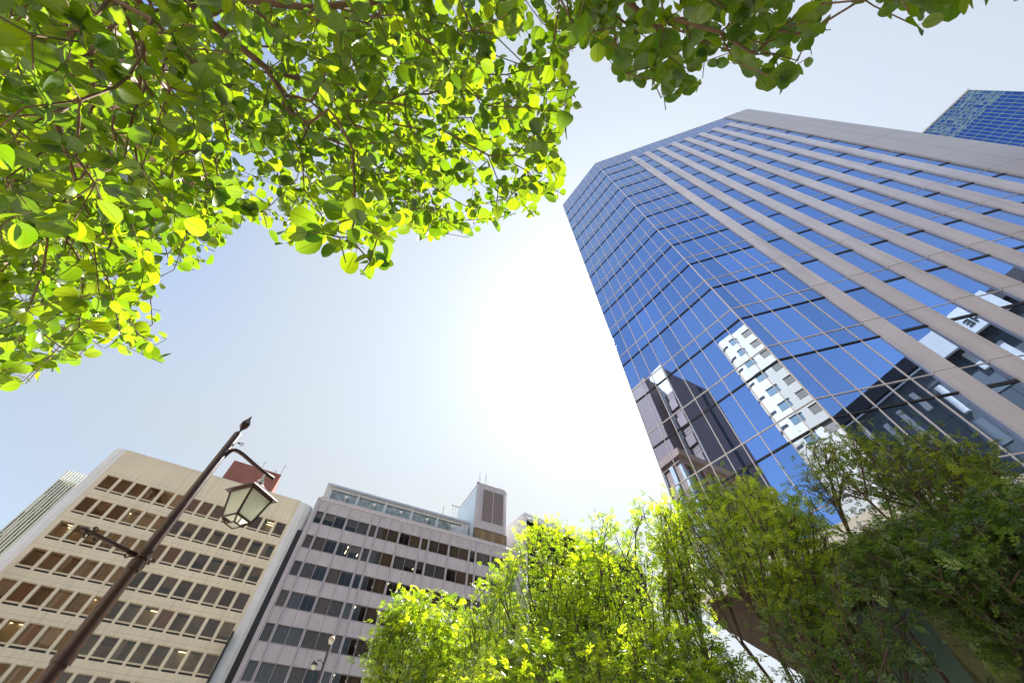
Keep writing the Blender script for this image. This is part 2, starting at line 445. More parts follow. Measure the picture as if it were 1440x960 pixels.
# ================================================================== OFFICE BLOCKS ACROSS THE STREET
M_white_em = emit_mat('ceiling_light', (1, .86, .5), 2.2)
M_ceil = mat('ceiling_tile', (.2, .19, .17), .9, lines=(('X', .6, 0, .03), ('Y', .6, 0, .03)))
M_room = mat('room_wall', (.12, .11, .1), .9)
M_pane = glass_mat('office_pane', (.8, .62, .46), .93, through=(.74, .68, .6))
M_pane2 = glass_mat('office_pane_grey', (.75, .64, .54), .94, through=(.62, .62, .62))
def curtain_mat(name, col, fold): 
    m = mat(name, col, .9, lines=(('X', fold, 0, fold * .3),), linecol=tuple(c * .62 for c in col)) if fold else mat(name, col, .9, noise=.15, nscale=2)  # darker stripes put the shade of the folds into the colour
    return m
M_cur = [curtain_mat('brown_blind', (0.133, 0.090, 0.058), 0), curtain_mat('tan_curtain', (0.265, 0.187, 0.109), .21), curtain_mat('taupe_blind', (0.172, 0.133, 0.098), 0),
         curtain_mat('pleated_curtain', (0.211, 0.140, 0.078), .16), curtain_mat('pale_blind', (0.328, 0.281, 0.203), 0), curtain_mat('warm_reflect_curtain', (.33, .17, .07), .27),
         curtain_mat('grey_blind', (.2, .2, .2), .33)]  # curtains whose warm tones also stand in for reflections of sunlit buildings

# ---- beige block
BS = 1.456
def bz(z): return z * BS + CAMZ
beige = thing('beige_office_block', 'cream office block with rows of small brown windows and rounded white corner piers', 'office building', (-38.573 * BS, 31.224 * BS, 0), R(90 - 60.43))
BW = 17.19 * BS
B_top = bz(25.15)
rows = [20.19 + 2.25 - 2.262 * k + .0 for k in range(10)]     # window head heights
w_p = 1.195 * BS; w_w = .985 * BS; w_x0 = .42 * BS; w_h = 1.27 * BS; slot0, slot1 = 1.375 * BS, 1.52 * BS
M_beige = mat('cream_panel', (.75, .66, .47), .75, noise=.07, nscale=.35, streak=.45,
              lines=(('X', w_p, w_x0 - (w_p - w_w) / 2 + w_p * .5, .016), ('Z', 2.262 * BS, bz(rows[0]) + .28 * BS, .022)), linecol=(.36, .3, .2))
M_beige_f = mat('cream_frame', (.62, .53, .35), .6)
M_bcol = mat('white_pier', (.76, .76, .73), .55, noise=.08, nscale=.6, streak=.45)
wall = MB()
tops = [bz(r) for r in rows]
D = .9
wall.box(0, BW, 0, D, tops[0], B_top)
for i, t_ in enumerate(tops):
    zb = t_ - w_h
    nxt = tops[i + 1] if i + 1 < len(tops) else 0
    wall.box(0, BW, 0, D, nxt, t_ - slot1)                                  # spandrel
    for j in range(15):
        x0 = 0 if j == 0 else w_x0 + (j - 1) * w_p + w_w
        x1 = BW if j == 14 else w_x0 + j * w_p
        wall.box(x0, x1, 0, D, t_ - slot1, t_)                              # piers between the windows
wall.build('wall', M_beige, beige)
# frame mesh: reveal lip, sill bar and the dark vent slot below the sill
fr = MB()
fr.box(0, w_w, .03, .16, -slot0, -w_h, 0)                                    # sill bar
fr.box(0, .05, .10, .16, -w_h, 0, 0); fr.box(w_w - .05, w_w, .10, .16, -w_h, 0, 0); fr.box(.05, w_w - .05, .10, .16, -.07, 0, 0)
fr.box(0, w_w, .13, .5, -slot1, -slot0, 1)
fr_me = fr.mesh('window', [M_beige_f, M_dark])
pn = MB(); pn.quad((.05, .135, -w_h), (w_w - .05, .135, -w_h), (w_w - .05, .135, -.07), (.05, .135, -.07)); pn_me = pn.mesh('pane', M_pane)
def curtain_mesh(w, h, m, drop, y=.26):
    c = MB()
    n = 14
    for k in range(n):
        xa, xb = w * k / n, w * (k + 1) / n
        ya, yb = y + .02 * math.sin(k * 1.9), y + .02 * math.sin((k + 1) * 1.9)
        c.quad((xa, ya, -h * drop), (xb, yb, -h * drop), (xb, yb, -.01), (xa, ya, -.01))
    return c.mesh('curtain', m)
cur_b = [curtain_mesh(w_w, w_h, M_cur[i], d) for i, d in ((0, 1), (0, 1), (2, 1), (3, 1), (1, 1), (2, .55), (0, .45), (5, 1), (4, .8), (1, .6))]
def half_curtain(w, h, m):
    c = MB(); c.box(.02, w * .38, .24, .27, -h, -.02); return c.mesh('curtain', m)
cur_b.append(half_curtain(w_w, w_h, M_cur[4]))
rb = random.Random(3)
stuff_b = MB()
for i, t_ in enumerate(tops):
    for j in range(14):
        x = w_x0 + j * w_p
        if i < 7:
            w = inst('window', fr_me, beige, (x, 0, t_)); inst('pane', pn_me, w)
            q = rb.random()
            if (i, j) in ((1, 4), (1, 9), (3, 0), (3, 1), (4, 3), (5, 9), (6, 1), (6, 3)): continue
            if i in (0, 2) and j in (6, 7): inst('curtain', cur_b[7], w)
            elif q < .8: inst('curtain', rb.choice(cur_b[:11] if i > 0 else cur_b[:6]), w)
        else:
            M_ = Matrix.Translation((x, 0, t_))
            stuff_b.box(0, w_w, .03, .16, -slot0, -w_h, 0, M_); stuff_b.box(0, w_w, .13, .5, -slot1, -slot0, 1, M_)
            stuff_b.quad((0, .135, -w_h), (w_w, .135, -w_h), (w_w, .135, 0), (0, .135, 0), 2, M_)
            if rb.random() < .75: stuff_b.quad((0, .26, -w_h), (w_w, .26, -w_h), (w_w, .26, 0), (0, .26, 0), 3 + rb.randrange(2), M_)
tag(stuff_b.build('window', [M_beige_f, M_dark, M_pane, M_cur[0], M_cur[2]], beige), kind='stuff')
def floors(parent, tops, h, x0, x1, depth, step, across, share):
    r = MB(); L = MB(); rr = random.Random(11)
    for t_ in tops:
        r.quad((x0, .35, t_ + .25), (x1, .35, t_ + .25), (x1, depth, t_ + .25), (x0, depth, t_ + .25), 0)     # ceiling
        r.quad((x0, depth, t_ - h - .6), (x1, depth, t_ - h - .6), (x1, depth, t_ + .25), (x0, depth, t_ + .25), 1)
        r.quad((x0, .35, t_ - h - .6), (x1, .35, t_ - h - .6), (x1, depth, t_ - h - .6), (x0, depth, t_ - h - .6), 1)
        x = x0 + .8
        while x < x1 - 1.4:
            if rr.random() < share:
                if across:
                    for y in (.8, 1.5, 2.2): L.box(x, x + 1.15, y, y + .07, t_ + .19, t_ + .23)
                else:
                    for y in (.7, 2.6): L.box(x, x + .09, y, y + 1.2, t_ + .19, t_ + .23)
            x += step
    r.build('office_interior', [M_ceil, M_room], parent)
    L.build('ceiling_light', M_white_em, parent)
floors(beige, tops, w_h, .2, BW - .2, 6.0, 1.74, True, .13)
# rounded / chamfered white corner piers
for side in (0, 1):
    c = MB()
    if side == 0: pl = [(0, .02), (0, 2.2), (-1.75, 2.2), (-1.62, 1.0), (-1.28, .52), (-.6, .14)]
    else: pl = [(BW, .02), (BW + 1.0, .10), (BW + 1.75, .40), (BW + 2.15, .95), (BW + 2.25, 2.2), (BW, 2.2)]
    c.prism(pl, 0, B_top + (.05 if side == 0 else -.1)); c.build('corner_pier', M_bcol, beige, smooth=False)
c = MB(); c.box(-1.7, BW + 1.75, 2.25, 17, 0, B_top - .3); c.build('rear_block', M_beige_f, beige)
c = MB(); c.box(.0, BW, .03, .5, B_top + .002, B_top + .06); c.build('roof_cap', M_mull, beige)
M_red = mat('red_brown_panel', (.27, .10, .075), .7, noise=.08, nscale=.6, lines=(('X', 1.5, 0, .03), ('Z', 1.8, .4, .03)))
def to_local(o, p):
    a = o.rotation_euler.z; d = Vector((p[0] - o.location.x, p[1] - o.location.y))
    return (d.x * math.cos(a) + d.y * math.sin(a), -d.x * math.sin(a) + d.y * math.cos(a))
k_ = 27.6
la = to_local(beige, at_z(330, 647, k_ * BS)); lb = to_local(beige, at_z(396, 667, k_ * BS))
c = MB(); c.box(la[0], lb[0], (la[1] + lb[1]) / 2, (la[1] + lb[1]) / 2 + 6, B_top - .35, bz(k_))
c.build('penthouse', M_red, beige)
c = MB()
ym = (la[1] + lb[1]) / 2 + 1
for x, h in ((lb[0] - .3, 2.6), (lb[0] - 1.2, 1.1), (lb[0] - 3.4, 2.0)):
    c.tube([(x, ym, bz(k_) - .02), (x, ym, bz(k_) + h)], .03, 5); c.tube([(x - .25, ym, bz(k_) + h * .8), (x + .25, ym, bz(k_) + h * .85)], .02, 4)
c.build('antenna', M_dark, beige)
# the dark projecting sign low on the right corner
s = MB(); x_ = BW - .2
s.box(x_ - .14, x_ + .14, -1.1, -.1, 3.5, bz(12.6), 0)
for k in range(14):
    z = 4 + k * 1.05
    if z < bz(12.3): s.box(x_ + .141, x_ + .155, -1.0, -.25, z, z + .62, 1)
s.box(x_ - .05, x_ + .05, -.1, .02, bz(12.2), bz(12.3), 0); s.box(x_ - .05, x_ + .05, -.1, .02, bz(8), bz(8.1), 0)
s.build('projecting_sign', [M_dark, M_ledge], beige)

# ---- mauve block
PS = 1.5
def pz(z): return z * PS + CAMZ
mauve = thing('mauve_office_block', 'mauve grey office block with long window bands, arched top panels and a stair tower', 'office building', (-21.026 * PS, 38.708 * PS, 0), R(90 - 63.6))
M_mauve = mat('mauve_panel', (.465, .435, .45), .7, noise=.08, nscale=.5, streak=.5)
M_joint = mat('joint', (.14, .115, .12), .8)
M_mfr = mat('mauve_frame', (.10, .085, .085), .5)
M_rib = mat('mauve_rib', (.52, .48, .50), .6, streak=.2)
PW_ = 23.1 * PS
heads = [23.5 - 2.575 * k for k in range(9)]
ph = 1.26 * PS
bays = []                                     # (x0, x1, number of windows)
x = .08
for kind in 'NPPPPNPPPPNPPPPNWW': pass
edges = [.12, 1.06, 3.47, 6.03, 6.9, 9.47, 12.05, 13.0, 15.52, 18.1, 18.95, 20.9, 22.9]
mau = MB()
pt = [pz(h) for h in heads]
mau.box(0, PW_, 0, .6, pt[0], pz(25.0))
for i, t_ in enumerate(pt):
    nxt = pt[i + 1] if i + 1 < len(pt) else 0
    mau.box(0, PW_, 0, .6, nxt, t_ - ph)
mau.box(-.42, -.001, 0, .6, 0, pz(25.0)); mau.box(0, .14 * PS, .001, .6, pt[-1] - ph, pt[0]); mau.box(PW_ - .2 * PS, PW_, .001, .6, pt[-1] - ph, pt[0])
mau.build('wall', M_mauve, mauve)
rib = MB(); jn = MB()
for e in edges:
    xx = e * PS
    for d in (-.14, .04): rib.box(xx + d, xx + d + .10, -.16, .25, 0, pz(24.62))
    jn.box(xx - .038, xx + .038, -.012, .3, 0, pz(24.7))
for a, c in zip(edges[:-1], edges[1:]):
    m_ = (a + c) / 2 * PS
    if c - a > 1.2: jn.box(m_ - .022, m_ + .022, -.008, .2, 0, pz(24.5))
for t_ in pt: jn.box(.05, PW_ - .05, -.008, .1, t_ - ph - .09, t_ - ph - .04); jn.box(.05, PW_ - .05, -.009, .05, t_ + .02, t_ + .06)
rib.build('pilaster', M_rib, mauve); jn.build('panel_joint', M_joint, mauve)
# rounded arch heads linking the pilasters
ar = MB()
for a, c in zip(edges[:-1], edges[1:]):
    x0, x1 = a * PS + .13, c * PS - .13
    r_ = min(.62, (x1 - x0) / 2.1); zt_ = pz(24.72)
    for sx, ex in ((x0, 1), (x1, -1)):
        poly = [(sx, zt_)] + [(sx + ex * (r_ - r_ * math.sin(t)), zt_ - r_ + r_ * math.cos(t)) for t in [math.pi / 2 * q / 6 for q in range(7)]]
        poly = poly[::ex]
        n = len(poly)
        vs = [(px, -.158, pz_) for px, pz_ in poly] + [(px, .02, pz_) for px, pz_ in poly]
        fs = [tuple(range(n)), tuple(range(n, 2 * n))[::-1]] + [(q, (q + 1) % n, n + (q + 1) % n, n + q) for q in range(n)]
        ar.add(vs, fs)
ar.box(0, PW_, -.17, .02, pz(24.722), pz(25.02)); ar.box(-.02, PW_ + .02, -.24, .4, pz(25.022), pz(25.1))
ar.build('parapet', M_rib, mauve)
rp = random.Random(5)
pane_cache = {}
def mwin(w):
    k = round(w, 2)
    if k not in pane_cache:
        f_ = MB(); f_.box(0, .05, .10, .2, -ph, 0); f_.box(w - .05, w, .10, .2, -ph, 0); f_.box(.05, w - .05, .10, .2, -.06, 0); f_.box(.05, w - .05, .10, .2, -ph, -ph + .06)
        if w > 1.2: f_.box(w * .5 - .025, w * .5 + .025, .12, .2, -ph + .06, -.06)
        q = MB(); q.quad((.05, .15, -ph), (w - .05, .15, -ph), (w - .05, .15, -.06), (.05, .15, -.06))
        cs = [curtain_mesh(w, ph, M_cur[z], d, .3) for z, d in ((1, 1), (3, 1), (6, 1), (2, 1), (6, .6), (4, .5), (0, 1))]
        pane_cache[k] = (f_.mesh('window', M_mfr), q.mesh('pane', M_pane2), cs)
    return pane_cache[k]
stuff_m = MB(); n_ind = 0
a_m = mauve.rotation_euler.z
for i, t_ in enumerate(pt):
    for bi, (a, c) in enumerate(zip(edges[:-1], edges[1:])):
        n = 1 if c - a < 1.2 else 2
        x0, x1 = a * PS + .13, c * PS - .13
        w = (x1 - x0 - (n - 1) * .10) / n
        for j in range(n):
            x = x0 + j * (w + .10)
            wx = mauve.location.x + x * math.cos(a_m); wy = mauve.location.y + x * math.sin(a_m)
            px, py = proj(np.array([[wx, wy, t_]]))[0]
            vis = py < 958 and not (px > 655 and py > 775) and not (px > 560 and py > 850) and not (px > 615 and py > 790)
            dark = rp.random()
            if vis and n_ind < 100:
                n_ind += 1
                fm, qm, cs = mwin(w)
                o = inst('window', fm, mauve, (x, 0, t_)); inst('pane', qm, o)
                pr = .42 if i in (1, 2) and bi < 6 else .8
                if dark < pr: inst('curtain', rp.choice(cs if i < 3 else cs[:4]), o)
            else:
                M_ = Matrix.Translation((x, 0, t_))
                stuff_m.box(0, .05, .1, .2, -ph, 0, 0, M_); stuff_m.box(w - .05, w, .1, .2, -ph, 0, 0, M_)
                stuff_m.quad((0, .15, -ph), (w, .15, -ph), (w, .15, 0), (0, .15, 0), 1, M_)
                if dark < .7: stuff_m.quad((0, .3, -ph), (w, .3, -ph), (w, .3, 0), (0, .3, 0), 2 + rp.randrange(2), M_)
tag(stuff_m.build('window', [M_mfr, M_pane2, M_cur[1], M_cur[3]], mauve), kind='stuff')
mpost = MB()
for a, c in zip(edges[:-1], edges[1:]):
    if c - a > 1.2: mpost.box((a + c) / 2 * PS - .05, (a + c) / 2 * PS + .05, .06, .2, pt[-1] - ph, pt[0])
mpost.build('window_post', M_rib, mauve)
floors(mauve, pt, ph, .3, PW_ - .3, 7.0, 1.93, False, .4)
M_side = mat('pale_render', (.60, .63, .66), .7, noise=.06, nscale=.6, streak=.3)
c = MB(); c.box(0, PW_, 7.1, 17, 0, pz(24.9)); c.box(0, .12, .61, 7.1, 0, pz(24.9)); c.box(PW_ - .12, PW_, .61, 7.1, 0, pz(24.9)); c.box(0, PW_, .61, 7.1, pz(24.6), pz(24.9))
c.build('rear_block', M_side, mauve)
c = MB(); c.box(-2.6, -.44, 1.4, 14, 0, pz(21.6)); c.build('gap_fill', mat('gap_fill_dark', (.025, .025, .03), .7), mauve)  # near-black block added so the gap between the two blocks reads dark
# set-back glazed penthouse
yb = 2.0
P0x, P1x, zr = .0 * PS, 18.2 * PS, 27.35
pent = MB()
pent.box(P0x + .3, P1x, yb + .2, 12, pz(24.9), pz(zr)); pent.build('penthouse_wall', M_side, mauve)
pr_ = MB(); pr_.box(P0x, P1x, yb - .6, 12.4, pz(zr) + .003, pz(zr) + .28); pr_.build('penthouse_roof', mat('pale_roof_edge', (.55, .57, .62), .4, metal=.3), mauve)
pw_me = {}
nb = 5
for bi in range(5):
    xa = 1.0 + bi * (P1x - 2.2) / 5
    L5 = (P1x - 2.2) / 5
    w_ = MB()
    for q in range(6):
        if bi == 4 and q > 3: continue
        w_.box(xa + .15 + q * (L5 - .6) / 6, xa + .15 + (q + 1) * (L5 - .6) / 6 - .09, yb + .12, yb + .19, pz(25.6), pz(26.95), 1)
    w_.box(xa + .06, xa + L5 - .36, yb + .06, yb + .2, pz(26.96), pz(27.05), 0); w_.box(xa + .06, xa + L5 - .36, yb + .06, yb + .2, pz(25.5), pz(25.58), 0)
    w_.build('penthouse_window', [M_mfr, mat('pale_pane_%d' % bi, (.30, .36, .36), .12, noise=.5, nscale=.9) if bi == 0 else bpy.data.materials['pale_pane_0']], mauve)
    po = MB(); po.box(xa + L5 - .33, xa + L5 - .05, yb - .1, yb + .2, pz(25), pz(zr)); po.build('penthouse_post', M_side, mauve)
    ac = MB(); xc = xa + L5 * .55
    ac.box(xc - .28, xc + .28, yb - .55, yb - .05, pz(26.25), pz(26.55)); ac.box(xc - .06, xc + .06, yb - .3, yb + .1, pz(24.9), pz(26.25))
    ac.build('flood_lamp', M_ledge, mauve, bevel=.03)
# stair tower
x0, x1 = 18.5 * PS, 23.15 * PS
zt0, zt1 = pz(26.55), pz(32.85)
M_lv = mat('bronze_louvre', (.23, .18, .16), .55, lines=(('Z', .22, 0, .09),), linecol=(.12, .09, .08))
st = MB()
ol = [(x0, .45), (x0 + .35, .02), (x1 - .85, .02), (x1, .75), (x1, 10.5), (x0, 10.5)]
st.prism(ol, zt0, zt1); st.build('stair_tower', M_mauve, mauve)
sd = MB(); sd.box(x0 - .06, x0 - .004, .55, 10.8, pz(24.95), zt1 - .2)
for k in range(5): sd.box(x0 - .12, x0 - .061, 3.2 + k * .9, 3.4 + k * .9, zt1 - 2.2 + .0, zt1 - .9)
sd.build('stair_tower_side', [mat('skylit_render', (.58, .66, .72), .65, noise=.05, nscale=.5, streak=.3)], mauve)  # reflected sky is put into the pale blue colour of this side
xw0, xw1 = 19.35 * PS, 22.4 * PS
for q in range(2):
    l_ = MB(); wv = (xw1 - xw0 - .2) / 2
    l_.box(xw0 + q * (wv + .2), xw0 + q * (wv + .2) + wv, -.01, .018, pz(27.6), pz(32.1)); l_.build('louvre', M_lv, mauve)
fr2 = MB()
for xx in (xw0 - .14, xw0 + (xw1 - xw0) / 2 - .05, xw1 + .04): fr2.box(xx, xx + .1, -.07, .017, pz(27.55), pz(32.15))
fr2.box(xw0 - .14, xw1 + .14, -.08, .016, pz(32.15), pz(32.25)); fr2.box(xw0 - .14, xw1 + .14, -.08, .016, pz(27.45), pz(27.55))
fr2.build('louvre_frame', M_rib, mauve)
tw = MB(); tw.box(x0, x1, .3, 10, pz(25.1), zt0 - .003, 0)
nwin = 6
for q in range(nwin):
    ww = (x1 - x0 - .5) / nwin
    tw.box(x0 + .25 + q * ww, x0 + .25 + (q + 1) * ww - .06, .22, .296, pz(25.3), pz(26.45), 1 + q % 2)
tw.build('stair_tower_window', [M_mfr, M_cur[3], M_cur[1]], mauve)
rf = MB(); rf.prism([(x0 - .08, .4), (x0 + .3, -.06), (x1 - .8, -.06), (x1 + .06, .7), (x1 + .06, 10.6), (x0 - .08, 10.6)], zt1 + .003, zt1 + .14); rf.build('stair_tower_roof', M_rib, mauve)
an = MB()
for xx, yy, h, r_ in ((x0 + .9, 2, 4.2, .03), (x0 + 1.3, 2.4, 3.4, .025), (x0 + 2.2, 1.8, 3.9, .03), (x0 + 2.6, 2.2, 4.4, .025), (x0 - 3.5, 11, 8, .05), (x1 - 1.6, 1.2, 1.1, .05), (x1 - 1.25, 1.2, 1.4, .04)):
    zb_ = zt1 + .1 if xx > x0 else pz(zr)
    an.tube([(xx, yy, zb_), (xx, yy, zb_ + h)], r_, 5)
an.box(x1 - 1.9, x1 - 1.0, 1.1, 1.3, zt1 + .35, zt1 + .6)
an.box(x0 - 2.2, x0 - .4, 9.5, 9.6, zt1 - .4, zt1 - .3)
for q in range(3): an.tube([(x0 - 1.8 + q * .6, 9.55, pz(zr)), (x0 - 1.8 + q * .6, 9.55, zt1 - .3)], .03, 4)
an.build('antenna', M_joint, mauve)
dsh = MB(); dsh.lathe([(0, 0), (.2, .03), (.34, .12), (.42, .25)], 12, M=Matrix.Translation((x0 + .3, .9, zt1 + .4)) @ Matrix.Rotation(R(80), 4, 'X'))
dsh.tube([(x0 + .3, .9, zt1), (x0 + .3, .9, zt1 + .4)], .04, 5); dsh.build('satellite_dish', M_joint, mauve)

# ---- white block with a dark glass front, behind the trees
k8 = 1.8
wb0 = np.array([1.669, 41.117]) * k8
wblk = thing('white_panel_building', 'white panelled building with a dark glass front rising behind the bright trees', 'office building', (wb0[0], wb0[1], 0), R(90 - 56.06))
M_wp = mat('white_surface', (.68, .68, .68), .5, noise=.04, lines=(('Z', 1.5, 0, .04), ('Y', 3.2, .2, .05)), linecol=(.36, .36, .38))
WT = 25 * k8 + CAMZ
c = MB(); c.box(0, .5, .0, 20, 0, WT); c.box(.5, 34, .9, 20, 0, WT - .02); c.box(.5, 34, -.02, .9, WT - 1.1, WT - .01); c.build('wall', M_wp, wblk)
c = MB(); c.box(.5, 34, .55, .6, 0, WT - 1.1); c.build('glass_front', glass_mat('dark_glass', (.35, .34, .38), .93, through=(.5, .5, .55)), wblk)
c = MB(); c.box(.52, 34, .62, .85, 0, WT - 1.12); c.build('screen_wall', mat('charcoal_screen', (.045, .043, .05), .6, lines=(('Z', .5, 0, .12), ('X', 1.6, 0, .08)), linecol=(.11, .105, .12)), wblk)
c = MB()
for z in (WT - 8.5, WT - 16, WT - 24, WT - 32): c.box(.5, 34, .2, .62, z, z + .35)
c.build('slab_edge', M_wp, wblk)

# ---- tower with vertical fins, far left
kf = 1.5
f0 = np.array([-73.914, 54.696]) * kf
fin = thing('finned_tower', 'distant tower with close pale vertical fins behind the cream block', 'tower', (f0[0], f0[1], 0), R(90 - 58.56))
FT = 40 * kf + CAMZ
M_fin = mat('fin_metal', (.72, .70, .54), .4, metal=.2)
c = MB(); c.box(.3, 12, .6, 14, 0, FT - 2.5); c.build('core', mat('fin_core', (.06, .065, .06), .5), fin)
for q in range(10):
    c = MB(); xx = q * .62
    yy = .5 - .5 * math.sin(min(1, xx / 3) * math.pi / 2)
    c.box(xx, xx + .27, yy, yy + .3, 0, FT - .02 * q); c.build('fin', M_fin, fin)
c = MB()
z = 4
while z < FT - .3:
    c.box(.02, 5, .52, .6, z, z + .10); z += .75 if z > FT - 9 else 3.0
c.build('rail', mat('rail_metal', (.6, .6, .62), .4), fin)
c = MB(); rq = random.Random(4)
for q in range(9):
    z = 20
    while z < FT - 4:
        h = rq.uniform(1.5, 5)
        if rq.random() < .4: c.box(q * .62 + .28, q * .62 + .60, .58, .598, z, z + h)
        z += h + .3
c.build('white_surface', M_ledge, fin)  # white strips paint in sky reflections between the fins

# ---- blue glass tower high on the right
kb = 1.8
bl0 = np.array([93.925, 9.524]) * kb; bl1 = np.array([98.610, 1.435]) * kb
BT = 100 * kb + CAMZ
bl = thing('distant_glass_tower', 'dark blue ribbed glass tower showing above the roof of the grey-piered tower', 'tower', (bl1[0], bl1[1], 0), R(90 - 149.92))
M_bg = glass_mat('deep_blue_glass', (.12, .22, .55), .0, through=(.1, .15, .25))
M_bf = mat('pale_blue_fin', (.34, .44, .46), .35, metal=.3)
M_bs = mat('pale_speckle', (.35, .5, .58), .3)
c = MB(); c.box(-60, 0, 0, 40, 0, BT); c.build('glass_wall', M_bg, bl)
c = MB()
for q in range(48): c.box(-q * 1.26 - .16, -q * 1.26, -.25, -.003, 0, BT - .3)
c.build('fin_rib', M_bf, bl)
c = MB(); z = BT - 4
while z > 60: c.box(-60, -.05, -.08, -.002, z, z + .22); z -= 4.1
c.build('floor_line', M_bf, bl)
c = MB(); rq = random.Random(9)
for q in range(47):
    for zi in range(24):
        z = BT - .8 - zi * .55
        if rq.random() < .62: c.box(-q * 1.26 - 1.2, -q * 1.26 - .22, -.1, -.004, z - .28 * rq.uniform(.6, 1.4), z, rq.randrange(2))
tag(c.build('crown_speckle', [M_bs, M_bf], bl), kind='stuff')  # small pale pieces scattered at random over the top storeys
c = MB(); c.box(-60.3, .3, -.5, 40, BT + .003, BT + .5); c.build('roof', M_ledge, bl)

# ================================================================== BUILDINGS BEHIND THE CAMERA (seen mirrored in the tower)
nC = np.array([-math.cos(R(144.62)), math.sin(R(144.62))]); dC = 18.0071
nM = np.array([-math.cos(R(TAZ)), math.sin(R(TAZ))]); dM = 15.6883
def mirror(p, n, d):
    p = np.asarray(p[:2], float); return p - 2 * (p @ n - d) * n
def behind(name, label, p0, p1, n, d, k):
    """A building whose front edge runs between the mirrored points p0, p1; local x along it, local y away from the tower."""
    a, c = mirror(np.array(p0) * k, n, d), mirror(np.array(p1) * k, n, d)
    v = (c - a) / np.linalg.norm(c - a)
    out = np.array([-v[1], v[0]])
    flip = (out @ (np.array([14, 12]) - a)) > 0            # local y should point away from the glass tower
    o = thing(name, label, 'office building', (a[0], a[1], 0), math.atan2(v[1], v[0]))
    return o, np.linalg.norm(c - a), (-1 if flip else 1)
# white block with square windows
kw = 2.0
wo, wl, sg = behind('white_apartment_tower', 'sunlit cream-white tower with square windows and a rounded corner, facing the mirror-glass tower', (29.17, 31.42), (32.02, 27.48), nC, dC, kw)
M_ww = mat('white_tile', (.56, .46, .335), .5, noise=.04, lines=(('Z', 2.4 * kw, 44.9 * kw - .35 * kw + CAMZ, .08), ('X', 2.1 * kw, 3.2 * kw, .06)), linecol=(.5, .47, .42))
WH = 45 * kw + CAMZ
def yb_(y0, y1): return (y0, y1) if sg > 0 else (-y1, -y0)
c = MB()
arc = [(.9 * kw - .9 * kw * math.sin(t), .9 * kw - .9 * kw * math.cos(t)) for t in [math.pi / 2 * q / 8 for q in range(9)]]
pl = [(30 * kw, 0)] + arc + [(0, 12 * kw), (30 * kw, 12 * kw)]
pl = [(x, y * sg) for x, y in pl]
if sg < 0: pl = pl[::-1]
c.prism(pl[::-1], 0, WH); c.build('wall', M_ww, wo)
M_wwin = mat('teal_pane', (.13, .19, .21), .25); M_wbl = mat('taupe_panel', (.21, .165, .115), .7)
for fl in range(8):
    z = (43.35 - 2.41 * fl) * kw + CAMZ
    for q in range(3):
        xx = (2.2 + 2.07 * q) * kw
        w_ = MB(); y0, y1 = yb_(-.05, .3); w_.box(xx - .60 * kw, xx + .60 * kw, y0, y1, z - .50 * kw, z + .50 * kw, 1 if q == 1 else 0)
        w_.box(xx - .64 * kw, xx + .64 * kw, *yb_(-.25, -.051), z + .50 * kw, z + .57 * kw, 2)
        w_.build('window', [M_wwin, M_wbl, M_ww], wo)
    w_ = MB()
    ring = [(.9 * kw - .93 * kw * math.sin(t), sg * (.9 * kw - .93 * kw * math.cos(t))) for t in [math.pi / 2 * q / 8 for q in range(-3, 8)]]
    for a, e in zip(ring[:-1], ring[1:]): w_.quad((*a, z - .25 * kw), (*e, z - .25 * kw), (*e, z + .1 * kw), (*a, z + .1 * kw))
    w_.build('corner_window', M_inner, wo)
# dark slab tower with a pale strip
kd = 2.5
do, dlen, sg = behind('dark_brown_tower', 'dark brown slab tower with one pale side, mirrored low in the glass', (30, 47.5), (42.2, 54.2), nC, dC, kd)
DH = 60 * kd + CAMZ
M_db = mat('brown_brick_grid', (.15, .085, .07), .7, lines=(('X', 1.1, 0, .45), ('Z', 1.6, 0, .6)), linecol=(.22, .14, .12))
M_lt = mat('flare_pale', (.72, .68, .62), .6, lines=(('Z', 3.2, 0, .5),), linecol=(.5, .45, .42))  # flare brightness on the side face is put into this pale colour
c = MB(); c.box(0, dlen * 1.0, *yb_(0, 14), 0, DH); c.build('wall', M_db, do)
c = MB(); c.box(-1.0, -.01, *yb_(-.5, 8), 0, DH + 1); c.build('pale_side', M_lt, do)
c = MB(); c.box(-9, -1.02, *yb_(6, 20), 0, DH - 6); c.build('rear_wing', M_db, do)
c = MB(); c.box(dlen * .62, dlen * .7, *yb_(-.12, -.004), 0, DH - 2); c.build('dark_strip', M_inner, do)  # near-black strip standing slightly proud of the wall
for q in range(12):
    c = MB(); c.box(-1.6 - (q % 2) * .8, -1.03, *yb_(-.6, 4), DH - 18 - 5 * (q + 1), DH - 18 - 5 * q - .1); c.build('balcony', M_db, do)
